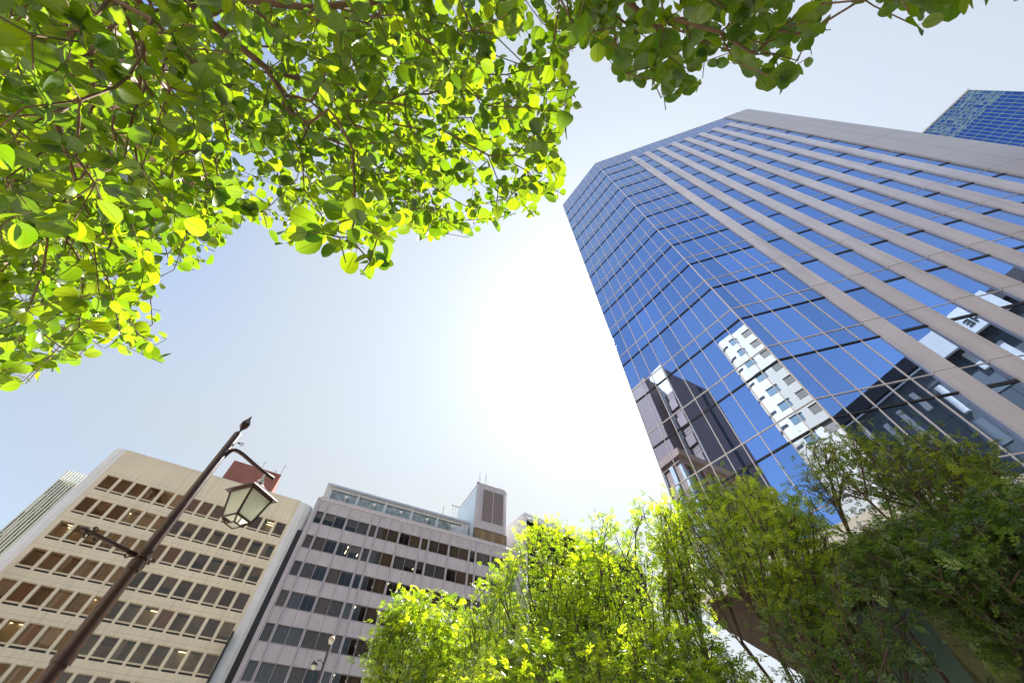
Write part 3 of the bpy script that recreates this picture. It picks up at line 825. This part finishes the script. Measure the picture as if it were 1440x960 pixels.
# stone block with a cornice and tall pilasters
ks = 2.0
sto, sl_, sg = behind('stone_bank_building', 'brown stone building with a heavy cornice and tall pilasters, mirrored in the lowest panes', (16.36, 30.12), (23.07, 33.73), nC, dC, ks)
SH = 25 * ks + CAMZ
M_st = mat('brown_stone', (.36, .22, .15), .75, noise=.15, nscale=.6)
M_st2 = mat('grey_stone', (.5, .5, .48), .7, noise=.1)
c = MB(); c.box(0, 26, *yb_(.8, 9), 0, SH - 1.5); c.build('wall', M_st, sto)
c = MB(); c.box(-.8, 27, *yb_(-.8, 9.8), SH - 1.5 + .003, SH); c.box(-.3, 26.5, *yb_(.1, 9.4), SH - 2.4, SH - 1.5); c.build('cornice', M_st, sto)
for q in range(10):
    c = MB(); c.box(q * 2.8, q * 2.8 + .9, *yb_(.3, .797), 0, SH - 2.41); c.build('pilaster', M_st if q else M_st2, sto)
    for z in (SH - 6, SH - 10, SH - 14, SH - 18, SH - 22):
        w_ = MB(); w_.box(q * 2.8 + 1.1, q * 2.8 + 2.6, *yb_(.74, .796), z, z + 2.8); w_.build('window', M_wwin, sto)
for q in range(3):
    c = MB(); y0, y1 = yb_(2 + q * 2.6, 2.9 + q * 2.6); c.box(-.45, -.004, y0, y1, 0, SH - 2.41); c.build('pilaster', M_st2, sto)
# black office block with a white fascia and slim pale fins
kk = 1.3
bo, bln, sg = behind('black_office_block', 'black glass office block with pale fins and a white lettered fascia, mirrored in the tower', (29.75, 24.85), (33.68, 14.2), nM, dM, kk)
KH = 25 * kk + CAMZ
M_lvd = mat('slate_panel', (.16, .18, .19), .3)
M_bk = mat('black_cladding', (.035, .03, .033), .5)
M_bgl = mat('grey_panel', (.10, .11, .115), .35, lines=(('Z', 3.4, .3, .07), ('X', 2.3, 0, .06)), linecol=(.03, .03, .03))
c = MB(); c.box(-12, bln + 14, *yb_(.4, 16), 0, KH - 1.2); c.build('wall', M_bgl, bo)
c = MB(); c.box(-12.2, bln + 14.2, *yb_(-.3, 16), KH - 1.5, KH - .02); c.build('parapet', M_bk, bo)
fa0, fa1 = bln * .70, bln * 1.16
c = MB(); c.box(fa0, fa1, *yb_(-.62, -.303), KH - 2.6, KH + .25); c.build('fascia', M_ledge, bo)
c = MB(); c.box(-12, fa0 - .1, *yb_(-.36, -.303), KH - 2.0, KH - 1.82); c.build('gutter', M_side, bo)
for q in range(18):
    c = MB(); x_ = -11 + q * 1.9
    zt_ = KH - 2.9 - (q * 53 % 3) * .5
    c.box(x_, x_ + .5, *yb_(.1, .398), zt_ - 2.2 - (q * 37 % 3), zt_); c.build('pale_fin', M_ledge, bo)
for q in range(9):
    c = MB(); x_ = -10.2 + q * 3.45
    c.box(x_, x_ + 1.5, *yb_(.33, .398), KH - 7.2 - (q % 2) * 3.4, KH - 4.6 - (q % 2) * 3.4); c.build('window', M_lvd, bo)
# the two letters on the fascia
cu = bpy.data.curves.new('letters', 'FONT'); cu.body = 'HE'; cu.size = 1.15; cu.extrude = .03; cu.align_x = 'CENTER'
to = bpy.data.objects.new('letters', cu); COL.objects.link(to)
dg = bpy.context.evaluated_depsgraph_get()
lm = bpy.data.meshes.new_from_object(to.evaluated_get(dg)); bpy.data.objects.remove(to)
lo = bpy.data.objects.new('letters', lm); COL.objects.link(lo); lm.materials.clear(); lm.materials.append(M_dark)
lo.parent = bo; lo.location = (bln * 1.0, -.66 * sg, KH - 1.9)
lo.rotation_euler = (R(90), 0, 0 if sg > 0 else R(180))

# ================================================================== STREET LAMP
LPX, LPY = -2.915, 3.165
M_iron = mat('brown_iron', (.038, .0135, .008), .38, metal=0.0, noise=.25, nscale=9, bump=.06)
lamp = thing('lantern_street_lamp', 'tall brown iron street lamp with spear finial, hanging glass lantern and side bar', 'street lamp', (LPX, LPY, 0))
c = MB(); c.lathe([(.16, 0), (.16, .12), (.11, .2), (.066, .28), (.058, .9), (.053, 1.8), (.047, 2.6), (.037, CAMZ + 2.77), (.03, CAMZ + 2.79), (0, CAMZ + 2.79)], 20); c.build('pole', M_iron, lamp, smooth=True)
for z, r_ in ((CAMZ + .86, .059), (CAMZ + 1.44, .055), (CAMZ + 1.52, .055)):
    c = MB(); c.lathe([(.03, z - .035), (r_, z - .03), (r_, z + .03), (.03, z + .035)], 20); c.build('collar', M_iron, lamp)
c = MB(); zf = CAMZ + 2.785
c.lathe([(.016, zf), (.013, zf + .05), (.02, zf + .06), (.058, zf + .12), (.05, zf + .14), (.018, zf + .20), (.004, zf + .25), (0, zf + .255)], 4); c.build('finial', M_iron, lamp)
ba = Vector((-.243, -.50, 0)); bl_ = .50; bd = ba.normalized(); bpn = Vector((-bd.y, bd.x, 0))
c = MB(); zb = CAMZ + 1.50
c.tube([bd * .05 + Vector((0, 0, zb)), bd * bl_ * .86 + Vector((0, 0, zb))], .0155, 8)
c.tube([bd * bl_ * .86 + Vector((0, 0, zb)), bd * bl_ * .9 + Vector((0, 0, zb)), bd * bl_ * 1.0 + Vector((0, 0, zb))], [.012, .024, .002], 4)
c.build('side_bar', M_iron, lamp, smooth=True)
def curl(cx, cz, r0, turns, flip, along):
    pts = []
    for q in range(22):
        t = q / 21 * turns * 2 * math.pi; r_ = r0 * (1 - .6 * q / 21)
        pts.append(bd * (along + (cx + r_ * math.cos(t)) ) + Vector((0, 0, zb + cz + flip * r_ * math.sin(t))))
    return pts
for al, cz, fl in ((bl_ * .80, .042, 1), (bl_ * .84, -.042, -1), (bl_ * .70, -.036, -1), (.10, -.04, -1)):
    c = MB(); c.tube(curl(0, cz * .62, .019, 1.2, fl, al), .0048, 6); c.build('scroll', M_iron, lamp, smooth=True)
for sgn in (-1, 1):
    c = MB(); c.lathe([(0, -.012), (.016, -.012), (.016, .012), (0, .012)], 10, M=Matrix.Translation(bd * (-.075) + bpn * .03 * sgn + Vector((0, 0, zb)))); c.build('bolt', M_iron, lamp)
# curved arm and the hanging lantern
ad_ = Vector((.82, .57, 0)).normalized()
c = MB(); z0 = CAMZ + 2.47
arm = [(.03, .02), (.036, .075), (.05, .115), (.075, .13), (.11, .128), (.17, .112), (.285, .065), (.40, .02), (.54, -.02)]
c.tube([ad_ * s_ + Vector((0, 0, z0 + h)) for s_, h in arm], [.016, .018, .019, .0195, .0195, .019, .019, .0185, .018], 10); c.build('arm', M_iron, lamp, smooth=True)
c = MB(); c.tube([ad_ * .05 + Vector((0, 0, zf - .10)), ad_ * .075 + Vector((0, 0, zf - .10))], .008, 6); 
c.tube([ad_ * (.09 + .016 * math.cos(t)) + Vector((0, 0, zf - .10 + .016 * math.sin(t))) for t in [q * math.pi / 6 for q in range(13)]], .004, 5); c.build('ring', M_iron, lamp)
lx = ad_ * .448
LZ = CAMZ + 2.355
LT = Matrix.Translation((lx.x, lx.y, LZ)) @ Matrix.Rotation(R(-20), 4, 'Z')
M_lg = bpy.data.materials.new('frosted_glass'); M_lg.use_nodes = True
t = M_lg.node_tree; pb = t.nodes['Principled BSDF']; pb.inputs['Base Color'].default_value = (.66, .68, .60, 1); pb.inputs['Roughness'].default_value = .3
tl = t.nodes.new('ShaderNodeBsdfTranslucent'); tl.inputs['Color'].default_value = (.78, .82, .70, 1)
ms = t.nodes.new('ShaderNodeMixShader'); ms.inputs[0].default_value = .6
t.links.new(pb.outputs[0], ms.inputs[1]); t.links.new(tl.outputs[0], ms.inputs[2]); t.links.new(ms.outputs[0], t.nodes['Material Output'].inputs['Surface'])
def sq(r_, z): return [(r_, r_, z), (-r_, r_, z), (-r_, -r_, z), (r_, -r_, z)]
def frustum(mb, r0, z0, r1, z1, mi=0):
    mb.add(sq(r0, z0) + sq(r1, z1), [(0, 1, 5, 4), (1, 2, 6, 5), (2, 3, 7, 6), (3, 0, 4, 7), (3, 2, 1, 0), (4, 5, 6, 7)], mi, LT)
c = MB(); frustum(c, .168, -.125, .05, -.03); frustum(c, .176, -.14, .168, -.126); frustum(c, .05, -.029, .03, .0); c.build('lantern_roof', M_iron, lamp, bevel=.004)
c = MB(); c.lathe([(.022, 0), (.03, .015), (.03, .035), (.014, .05), (.012, .11), (.0, .11)], 12, M=LT); c.build('lantern_cap', M_ledge, lamp, smooth=True)
rt, rb_, ztp, zbt = .132, .088, -.142, -.385
c = MB()
for a in range(4):
    sx, sy = ((1, 1), (-1, 1), (-1, -1), (1, -1))[a]
    c.tube([LT @ Vector((sx * rt, sy * rt, ztp)), LT @ Vector((sx * rb_, sy * rb_, zbt))], .011, 4)
    nx, ny = ((-1, 1), (-1, -1), (1, -1), (1, 1))[a]
    for r_, z in ((rt, ztp), (rb_, zbt)): c.tube([LT @ Vector((sx * r_, sy * r_, z)), LT @ Vector((nx * r_, ny * r_, z))], .012, 4)
for sx, sy in ((1, 1), (-1, 1), (-1, -1), (1, -1)): c.tube([LT @ Vector((sx * rb_, sy * rb_, zbt)), LT @ Vector((sx * .05, sy * .045, zbt - .05))], .008, 4)
c.tube([LT @ Vector(p) for p in ((.05, .045, zbt - .05), (-.05, .045, zbt - .05), (-.05, -.045, zbt - .05), (.05, -.045, zbt - .05), (.05, .045, zbt - .05))], .008, 4)
c.build('lantern_frame', M_iron, lamp)
for a in range(4):
    c = MB(); s_ = ((1, 1), (-1, 1), (-1, -1), (1, -1)); p, q = s_[a], s_[(a + 1) % 4]
    c.quad((p[0] * rb_, p[1] * rb_, zbt), (q[0] * rb_, q[1] * rb_, zbt), (q[0] * rt, q[1] * rt, ztp), (p[0] * rt, p[1] * rt, ztp), 0, LT); c.build('lantern_pane', M_lg, lamp)
c = MB(); c.add(sq(.045, zbt - .05), [(0, 1, 2, 3)], 0, LT); c.build('lantern_base', M_lg, lamp)
c = MB()
pa = ad_ * .10 + Vector((0, 0, zf - .10)); pe = ad_ * .53 + Vector((0, 0, z0 - .005))
c.tube([pa, (pa + pe) / 2 - Vector((0, 0, .012)), pe], .0012, 4); c.build('wire', M_mull, lamp)

# small twin-headed lamp in front of the mauve block
sp_ = at_dist(466, 900, 24.0)
lamp2 = thing('twin_globe_lamp', 'slim twin-headed street lamp standing before the mauve grey block', 'street lamp', (sp_[0], sp_[1], 0))
c = MB(); c.lathe([(.14, 0), (.12, .5), (.06, .7), (.045, sp_[2] - .2), (.03, sp_[2] - .16)], 10); c.build('pole', M_iron, lamp2, smooth=True)
def head(mb, x, z):
    T_ = Matrix.Translation((x, 0, z)); mb.lathe([(0, -.16), (.07, -.15), (.115, -.07), (.125, 0)], 14, 0, T_); mb.lathe([(.15, 0), (.155, .03), (.125, .11), (.06, .17), (0, .18)], 14, 1, T_)
c = MB(); head(c, 0, sp_[2]); c.build('lamp_head', [M_lg, mat('lamp_hood', (.45, .33, .27), .4)], lamp2, smooth=True)
c = MB(); head(c, -.42, sp_[2] - .95); c.build('lamp_head', [M_lg, M_iron], lamp2, smooth=True)
c = MB(); c.tube([(-.03, 0, sp_[2] - .9), (-.2, 0, sp_[2] - .74), (-.42, 0, sp_[2] - .80)], .025, 6); c.build('arm', M_iron, lamp2, smooth=True)

# ================================================================== TREES
def grow(root, attr, w, up=0.0, sub=.35, jit=.05, sag=0.0, rng=RNG, order=None):
    """Join attractor points one by one to the cheapest point of the branch net grown so far."""
    pos = [np.array(p, float) for p in root]; par = list(range(-1, len(root) - 1)); plen = [0.0]
    for i in range(1, len(pos)): plen.append(plen[-1] + np.linalg.norm(pos[i] - pos[i - 1]))
    first = max(0, len(root) // 2)
    P = np.zeros((200000, 3)); PL = np.zeros(200000); n = len(pos)
    P[:n] = pos; PL[:n] = plen
    base = pos[-1]
    od = np.argsort(np.linalg.norm(attr - base, axis=1)) if order is None else order
    tips = []
    for k in od:
        p = attr[k]
        d = np.linalg.norm(P[first:n] - p, axis=1)
        cost = d + w * PL[first:n]
        if up: cost = cost + up * np.maximum(0, P[first:n, 2] - p[2] + .25 * d)
        j = int(np.argmin(cost)) + first
        L = d[j - first]
        m = max(1, int(L / sub))
        prev = j
        for q in range(1, m + 1):
            t = q / m
            x = P[j] * (1 - t) + p * t
            if q < m: x = x + rng.normal(0, jit, 3) * L * .5 + np.array([0, 0, sag * L * math.sin(math.pi * t)])
            P[n] = x; par.append(prev); PL[n] = PL[prev] + np.linalg.norm(x - P[prev]); prev = n; n += 1
        tips.append(prev)
    return P[:n].copy(), np.array(par), tips
def radii(P, par, rt, ex, rmax):
    n = len(P); cnt = np.zeros(n)
    has = np.zeros(n, bool); has[par[par >= 0]] = True
    cnt[~has] = 1
    for i in range(n - 1, 0, -1): cnt[par[i]] += cnt[i]
    return np.minimum(rt * np.power(np.maximum(cnt, 1), ex), rmax)
def branch_mesh(name, P, par, rad, sides, m, lo=0.0, hi=9.0):
    idx = [i for i in range(1, len(P)) if lo <= rad[i] < hi]
    i = np.array(idx); a = P[par[i]]; c = P[i]
    d = c - a; L = np.linalg.norm(d, axis=1, keepdims=True); d = d / np.maximum(L, 1e-6)
    ref = np.where(np.abs(d[:, 2:3]) > .9, np.array([[1., 0, 0]]), np.array([[0, 0, 1.]]))
    u = np.cross(d, ref); u /= np.linalg.norm(u, axis=1, keepdims=True); v = np.cross(d, u)
    r1 = rad[i]; r0 = np.minimum(rad[par[i]], r1 * 1.25)
    n = len(i); th = 2 * np.pi * np.arange(sides) / sides
    ring = u[:, None, :] * np.cos(th)[None, :, None] + v[:, None, :] * np.sin(th)[None, :, None]
    V0 = (a - d * (r1 * .3)[:, None])[:, None, :] + ring * r0[:, None, None]; V1 = (c + d * (r1 * .3)[:, None])[:, None, :] + ring * r1[:, None, None]
    V = np.concatenate([V0, V1], 1).reshape(-1, 3)
    k = np.arange(sides); f = np.stack([k, (k + 1) % sides, sides + (k + 1) % sides, sides + k], 1)
    Fc = (f[None] + (np.arange(n) * 2 * sides)[:, None, None]).reshape(-1, 4)
    return np_mesh(name, V, Fc, m, smooth=True)
def np_mesh(name, V, Fc, m, smooth=False, attrs=None):
    me = bpy.data.meshes.new(name)
    k = Fc.shape[1]
    me.vertices.add(len(V)); me.vertices.foreach_set('co', V.astype(np.float32).ravel())
    me.loops.add(Fc.size); me.loops.foreach_set('vertex_index', Fc.astype(np.int32).ravel())
    me.polygons.add(len(Fc)); me.polygons.foreach_set('loop_start', (np.arange(len(Fc)) * k).astype(np.int32))
    me.polygons.foreach_set('use_smooth', np.full(len(Fc), smooth))
    for nm, vals in (attrs or {}).items():
        at = me.attributes.new(nm, 'FLOAT', 'POINT'); at.data.foreach_set('value', vals.astype(np.float32))
    me.materials.append(m)
    me.update(); me.validate()
    return me
def scatter(name, tv, tf, pos, X, Y, size, m, var, across=None, smooth=False):
    """Place a leaf template (x along the leaf, y across, z its normal) at every position."""
    Z = np.cross(X, Y)
    V = pos[:, None, :] + size[:, None, None] * (tv[None, :, 0:1] * X[:, None, :] + tv[None, :, 1:2] * Y[:, None, :] + tv[None, :, 2:3] * Z[:, None, :])
    n, k = len(pos), len(tv)
    Fc = (tf[None] + (np.arange(n) * k)[:, None, None]).reshape(-1, tf.shape[1])
    at = {'var': np.repeat(var, k)}
    if across is not None: at['across'] = np.tile(across, n)
    return np_mesh(name, V.reshape(-1, 3), Fc, m, smooth, at)
def unit(a): return a / np.maximum(np.linalg.norm(a, axis=-1, keepdims=True), 1e-9)

# broad oval leaf with a midrib fold and a slight curl
def leaf_template(hw, curl, fold, twist):
    xs = np.array([0, .10, .28, .5, .72, .9, 1.0]); tv, ac = [], []
    for x_, h_ in zip(xs, hw):
        bend = -curl * (x_ - .35) ** 2
        for s_ in (-1, -.5, 0, .5, 1):
            tv.append((x_ + .03 * abs(s_) * (1 - x_), s_ * h_ * (1 + .08 * twist * s_), bend + fold * abs(s_) * h_ + twist * .12 * s_ * h_ * (x_ - .4) * 3)); ac.append(s_)
    f = [(i * 5 + k, (i + 1) * 5 + k, (i + 1) * 5 + k + 1, i * 5 + k + 1) for i in range(len(xs) - 1) for k in range(4)]
    n = len(tv)                                                       # the leaf stalk
    tv += [(-.26, -.012, .03), (-.26, .012, .03), (.02, .012, 0), (.02, -.012, 0)]; ac += [0, 0, 0, 0]; f.append((n, n + 1, n + 2, n + 3))
    return np.array(tv), np.array(f), np.array(ac, float)
LEAVES = [leaf_template([.02, .21, .35, .40, .36, .24, .03], .16, .16, .0), leaf_template([.02, .26, .41, .45, .40, .26, .03], .30, .08, .6),
          leaf_template([.01, .17, .30, .35, .31, .20, .02], .10, .30, -.8), leaf_template([.02, .23, .38, .42, .34, .20, .02], -.18, .22, 1.0), leaf_template([.01, .19, .33, .39, .37, .26, .03], .55, .12, -.4)]
# a feathery spray of narrow leaflets
sv, sf = [], []
rs = np.random.default_rng(2)
for i in range(11):
    t_ = .12 + .88 * i / 10
    sd_ = (1 if i % 2 else -1) if i < 10 else 0
    ang = R(48) * sd_ + rs.uniform(-.25, .25); ln = .36 * (1 - .25 * t_) ; wd_ = .055
    o_ = np.array([t_ * .72, 0, -.10 * t_ ** 2]); dx = np.array([math.cos(ang), math.sin(ang), rs.uniform(-.45, .15)]); dy = np.array([-math.sin(ang), math.cos(ang), rs.uniform(-.5, .5)])
    k = len(sv)
    sv += [o_, o_ + dx * ln * .45 + dy * wd_, o_ + dx * ln, o_ + dx * ln * .45 - dy * wd_]; sf.append((k, k + 1, k + 2, k + 3))
TVS, TFS = np.array(sv), np.array(sf)

M_bark = mat('bark', (.085, .06, .042), .9, noise=.4, nscale=14, bump=.5)
M_twig = mat('twig', (.17, .10, .055), .8, noise=.3, nscale=20)

def sample_crown(poly, dist, thick, n, rng):
    """Points filling a crown: bearings inside an outline seen from the plaza, spread in depth (thinner towards the rim)."""
    poly = np.array(poly, float)
    lo, hi = poly.min(0), poly.max(0); out = []
    seg = np.concatenate([poly, poly[:1]])
    while len(out) < n:
        q = rng.uniform(lo, hi, (400, 2)); q = q[in_poly(q, poly)]
        for p in q:
            dm = min(np.linalg.norm(p - (a + np.clip(((p - a) @ (c - a)) / max(1e-6, (c - a) @ (c - a)), 0, 1) * (c - a))) for a, c in zip(seg[:-1], seg[1:]))
            th = thick * min(1, math.sqrt(dm / 55.0 + .03))
            out.append(at_dist(p[0], p[1], dist + rng.uniform(-1, 1) * th))
            if len(out) >= n: break
    return np.array(out)
def street_tree(label, base_px, dist, poly, n_tip, lm, seed, thick=1.6, size=.30, per=5, fork=1.6, trunk_r=.10, group='trees in front of the buildings', spread=.28, wgt=.84):
    rng = np.random.default_rng(seed)
    b_ = at_dist(base_px, 900, dist); base = np.array([b_[0], b_[1], 0.0])
    att = sample_crown(poly, dist, thick, n_tip, rng)
    root = [base + np.array([0, 0, z]) + np.array([rng.normal(0, .03), rng.normal(0, .03), 0]) for z in np.linspace(0, fork, 5)]
    P, par, tips = grow(root, att, wgt, up=1.2, sub=.45, jit=.05, rng=rng)
    rad = radii(P, par, .0075, .40, trunk_r); rad[:5] = np.linspace(trunk_r * 1.25, trunk_r, 5)
    o = thing('street_tree', label, 'tree', tuple(base), 0, group)
    tb = branch_mesh('trunk', P - base, par, rad, 6, M_bark)
    inst('trunk', tb, o)
    # sprays of leaves round the last stretch of every twig
    pos, X, tone = [], [], []
    for t_ in tips:
        tn = rng.uniform(0, 1)
        p = P[t_]; q = P[par[t_]]; d = unit(p - q)
        for k in range(per):
            f = rng.uniform(.0, 1.0)
            pos.append(q + (p - q) * (.25 + .75 * f) + rng.normal(0, spread * .5, 3)); 
            tone.append(np.clip(tn + rng.normal(0, .15), 0, 1)); X.append(unit(d * .45 + rng.normal(0, 1, 3) * np.array([.85, .85, .38])))
    pos, X = np.array(pos), np.array(X)
    up_ = unit(np.array([0, 0, 1.]) + rng.normal(0, .45, (len(pos), 3)))
    Y = unit(np.cross(up_, X)); sz = size * rng.uniform(.65, 1.25, len(pos))
    inst('crown', scatter('crown', TVS, TFS, pos - base, X, Y, sz, lm, np.array(tone)), o)
    return o
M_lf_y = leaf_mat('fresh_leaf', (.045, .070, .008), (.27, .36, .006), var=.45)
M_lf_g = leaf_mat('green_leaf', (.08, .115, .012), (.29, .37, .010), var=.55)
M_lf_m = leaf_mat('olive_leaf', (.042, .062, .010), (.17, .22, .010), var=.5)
M_lf_d = leaf_mat('shaded_leaf', (.03, .055, .012), (.10, .155, .012), var=.5)  # shade beside the tower is put into this darker leaf colour
street_tree('small round bright yellow-green tree, lowest and farthest to the side of the lamp', 585, 11.5,
            [(522, 915), (540, 880), (552, 845), (585, 832), (612, 838), (640, 850), (655, 870), (668, 900), (680, 960), (690, 1010), (520, 1010)], 480, M_lf_y, 21, thick=1.3, size=.24, per=9, fork=.5, wgt=.76)
street_tree('yellow-green tree with forking dark stems in front of the white panelled building', 765, 9.5,
            [(648, 960), (650, 890), (662, 850), (690, 815), (700, 785), (718, 772), (735, 735), (765, 728), (800, 742), (835, 760), (860, 790), (870, 840), (872, 900), (880, 1010), (640, 1010)], 760, M_lf_y, 22, thick=1.7, size=.20, per=8, fork=.5, wgt=.76)
street_tree('airy yellow-green tree with upright stems beside the foot of the glass tower', 885, 9.0,
            [(800, 1010), (795, 860), (800, 780), (812, 735), (850, 722), (880, 740), (900, 700), (930, 690), (955, 720), (970, 770), (985, 850), (1000, 1010)], 520, M_lf_y, 23, thick=1.5, size=.20, per=7, fork=.5, wgt=.76)
street_tree('dense mid-green tree with many slim stems below the sun flare corner of the tower', 1060, 8.5,
            [(935, 850), (925, 790), (920, 720), (950, 690), (985, 682), (1020, 675), (1045, 662), (1075, 690), (1110, 700), (1150, 705), (1165, 745), (1180, 800), (1170, 860), (1130, 900), (1080, 830), (1000, 820)], 640, M_lf_g, 24, thick=1.6, size=.19, per=8, fork=.5)
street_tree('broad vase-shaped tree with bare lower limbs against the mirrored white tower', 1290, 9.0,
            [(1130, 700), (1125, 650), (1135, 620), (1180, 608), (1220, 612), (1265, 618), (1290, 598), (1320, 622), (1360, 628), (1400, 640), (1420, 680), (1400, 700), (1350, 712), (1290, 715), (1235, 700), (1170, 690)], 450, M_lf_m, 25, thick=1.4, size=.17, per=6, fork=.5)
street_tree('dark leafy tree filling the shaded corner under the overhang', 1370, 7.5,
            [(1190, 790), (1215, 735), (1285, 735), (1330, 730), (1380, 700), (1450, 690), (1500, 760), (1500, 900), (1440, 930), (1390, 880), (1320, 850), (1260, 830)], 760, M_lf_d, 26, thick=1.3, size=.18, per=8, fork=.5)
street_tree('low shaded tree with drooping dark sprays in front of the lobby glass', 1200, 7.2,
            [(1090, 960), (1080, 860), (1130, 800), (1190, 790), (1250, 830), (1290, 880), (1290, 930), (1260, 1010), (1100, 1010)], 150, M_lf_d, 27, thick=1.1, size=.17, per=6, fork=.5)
street_tree('low bright bushy tree at the foot of the forking yellow-green one', 960, 7.0,
            [(640, 1010), (680, 930), (760, 905), (840, 900), (900, 890), (960, 880), (1010, 900), (1040, 940), (1060, 1010)], 420, M_lf_y, 28, thick=1.0, size=.19, per=8, fork=.5, wgt=.76)

# ---- the near tree whose leafy boughs hang over the camera
M_lf_n = leaf_mat('oval_leaf', (.012, .026, .004), (.18, .27, .003), gloss=.05, var=.25, veins=True)
CANOPY = [(-60, -60), (1168, -60), (1172, 40), (1165, 62), (1140, 100), (1095, 128), (1065, 122), (1048, 90), (1015, 95), (990, 145), (965, 140), (940, 165), (925, 140), (905, 115), (882, 125), (850, 100), (838, 88),
          (815, 60), (800, 90), (822, 150), (800, 165), (795, 215), (800, 270), (768, 300), (745, 308), (712, 330), (690, 320), (660, 336), (640, 322), (610, 345), (578, 325), (555, 335), (552, 370), (525, 398), (490, 388), (465, 420), (440, 365),
          (392, 362), (385, 330), (350, 312), (318, 338), (292, 372), (272, 385), (240, 378), (222, 360), (232, 400), (226, 430), (230, 465), (248, 480), (236, 528), (200, 500), (160, 492), (120, 505), (70, 535), (0, 548), (-60, 548)]
RIGHTC = [(1206, -60), (1206, 2), (1235, 12), (1240, 30), (1262, 30), (1290, 60), (1310, 30), (1345, 38), (1372, 10), (1400, 12), (1440, 8), (1440, -60)]
def near_points(n, poly, dmin, dmax, box, rng):
    out = []
    while len(out) < n:
        q = rng.uniform((box[0], box[1]), (box[2], box[3]), (300, 2)); q = q[in_poly(q, poly)]
        for p in q:
            d = rng.uniform(dmin, dmax); out.append(ray(*p) * d + np.array([0, 0, CAMZ]))
            if len(out) >= n: break
    return out
rn = np.random.default_rng(31)
pts = near_points(900, CANOPY, 1.6, 4.6, (-60, -60, 640, 345), rn) + near_points(620, CANOPY, 2.6, 5.0, (-60, -60, 700, 220), rn) + near_points(420, CANOPY, 2.2, 4.2, (-60, 250, 330, 545), rn) + near_points(420, CANOPY, 2.0, 4.6, (-60, 90, 330, 480), rn) \
    + near_points(560, CANOPY, 1.7, 4.2, (480, -60, 815, 345), rn) + near_points(110, CANOPY, 1.5, 2.1, (60, -40, 800, 330), rn) \
    + near_points(230, CANOPY, 1.5, 2.5, (795, -60, 1170, 160), rn) + near_points(34, RIGHTC, 1.5, 2.0, (1206, -60, 1440, 45), rn) + near_points(16, CANOPY, 1.1, 1.4, (400, 300, 560, 400), rn)
att = np.array(pts)
trunk_xy = np.array([-3.0, -2.6])
e_ = ray(150, -140) * 2.7 + np.array([0, 0, CAMZ])
root = [np.array([trunk_xy[0], trunk_xy[1], z]) for z in (0, .8, 1.6, 2.4, 3.0)] + [np.array([trunk_xy[0], trunk_xy[1], 3.0]) * (1 - t_) + e_ * t_ + np.array([0, 0, .5 * math.sin(math.pi * t_)]) for t_ in (.2, .4, .6, .8, 1.0)]
P, par, tips = grow(root, att, .38, sub=.16, jit=.035, sag=.06, rng=rn)
rad = radii(P, par, .0017, .44, .16); rad[:5] = np.linspace(.2, .16, 5)
near = thing('overhanging_tree', 'near leafy tree whose sunlit oval-leaved boughs hang over the top of the view', 'tree', (trunk_xy[0], trunk_xy[1], 0))
base = np.array([trunk_xy[0], trunk_xy[1], 0.])
inst('trunk', branch_mesh('trunk', P - base, par, rad, 10, M_bark, lo=.018), near)
inst('twigs', branch_mesh('twigs', P - base, par, rad, 5, M_twig, hi=.018), near)
# leaves in alternate pairs along the outer twigs
has = np.zeros(len(P), bool); has[par[par >= 0]] = True
pos, X, SZ = [], [], []
for i in range(10, len(P)):
    if rad[i] > .0055: continue
    a, c = P[par[i]], P[i]; d = c - a; L = np.linalg.norm(d); d = d / max(L, 1e-6)
    nl = rn.poisson(L / .036) if has[i] else max(4, int(L / .03) + 1)
    for k in range(nl):
        f = rn.uniform(0, 1) if k else 1.0
        side = unit(np.cross(d, rn.normal(0, 1, 3)))
        x_ = unit(d * rn.uniform(.1, .9) + side * .9 + np.array([0, 0, -.35]))
        sz_ = rn.uniform(.045, .078) * (.75 if rn.random() < .3 else 1); pos.append(a + d * L * f + x_ * sz_ * .24); X.append(x_); SZ.append(sz_)
pos, X, SZ = np.array(pos), np.array(X), np.array(SZ)
ctr = proj(pos + X * SZ[:, None] * .6)
tip = proj(pos + X * SZ[:, None])
PC, PR = np.array(CANOPY), np.array(RIGHTC)
PC2 = PC.copy()
keep = (in_poly(ctr, PC2) & in_poly(tip, PC2)) | (in_poly(ctr, PR) & in_poly(tip, PR)) | (ctr[:, 1] < -20) | (ctr[:, 0] < -20)
pos, X, SZ = pos[keep], X[keep], SZ[keep]
up_ = unit(np.array([0, 0, 1.]) + rn.normal(0, .55, (len(pos), 3)))
Y = unit(np.cross(up_, X))
print('NEAR LEAVES', len(pos), 'branch nodes', len(P))
pick = rn.integers(0, len(LEAVES), len(pos))
Vs, Fs, Vr, Ac, off = [], [], [], [], 0
lv = rn.uniform(0, 1, len(pos))
for k, (tv, tf, ac) in enumerate(LEAVES):
    m_ = pick == k
    Zk = np.cross(X[m_], Y[m_])
    V = (pos[m_] - base)[:, None, :] + SZ[m_][:, None, None] * (tv[None, :, 0:1] * X[m_][:, None, :] + tv[None, :, 1:2] * Y[m_][:, None, :] + tv[None, :, 2:3] * Zk[:, None, :])
    n_ = int(m_.sum())
    Vs.append(V.reshape(-1, 3)); Fs.append((tf[None] + (np.arange(n_) * len(tv))[:, None, None]).reshape(-1, 4) + off); off += n_ * len(tv)
    Vr.append(np.repeat(lv[m_], len(tv))); Ac.append(np.tile(ac, n_))
inst('crown', np_mesh('crown', np.concatenate(Vs), np.concatenate(Fs), M_lf_n, True, {'var': np.concatenate(Vr), 'across': np.concatenate(Ac)}), near)
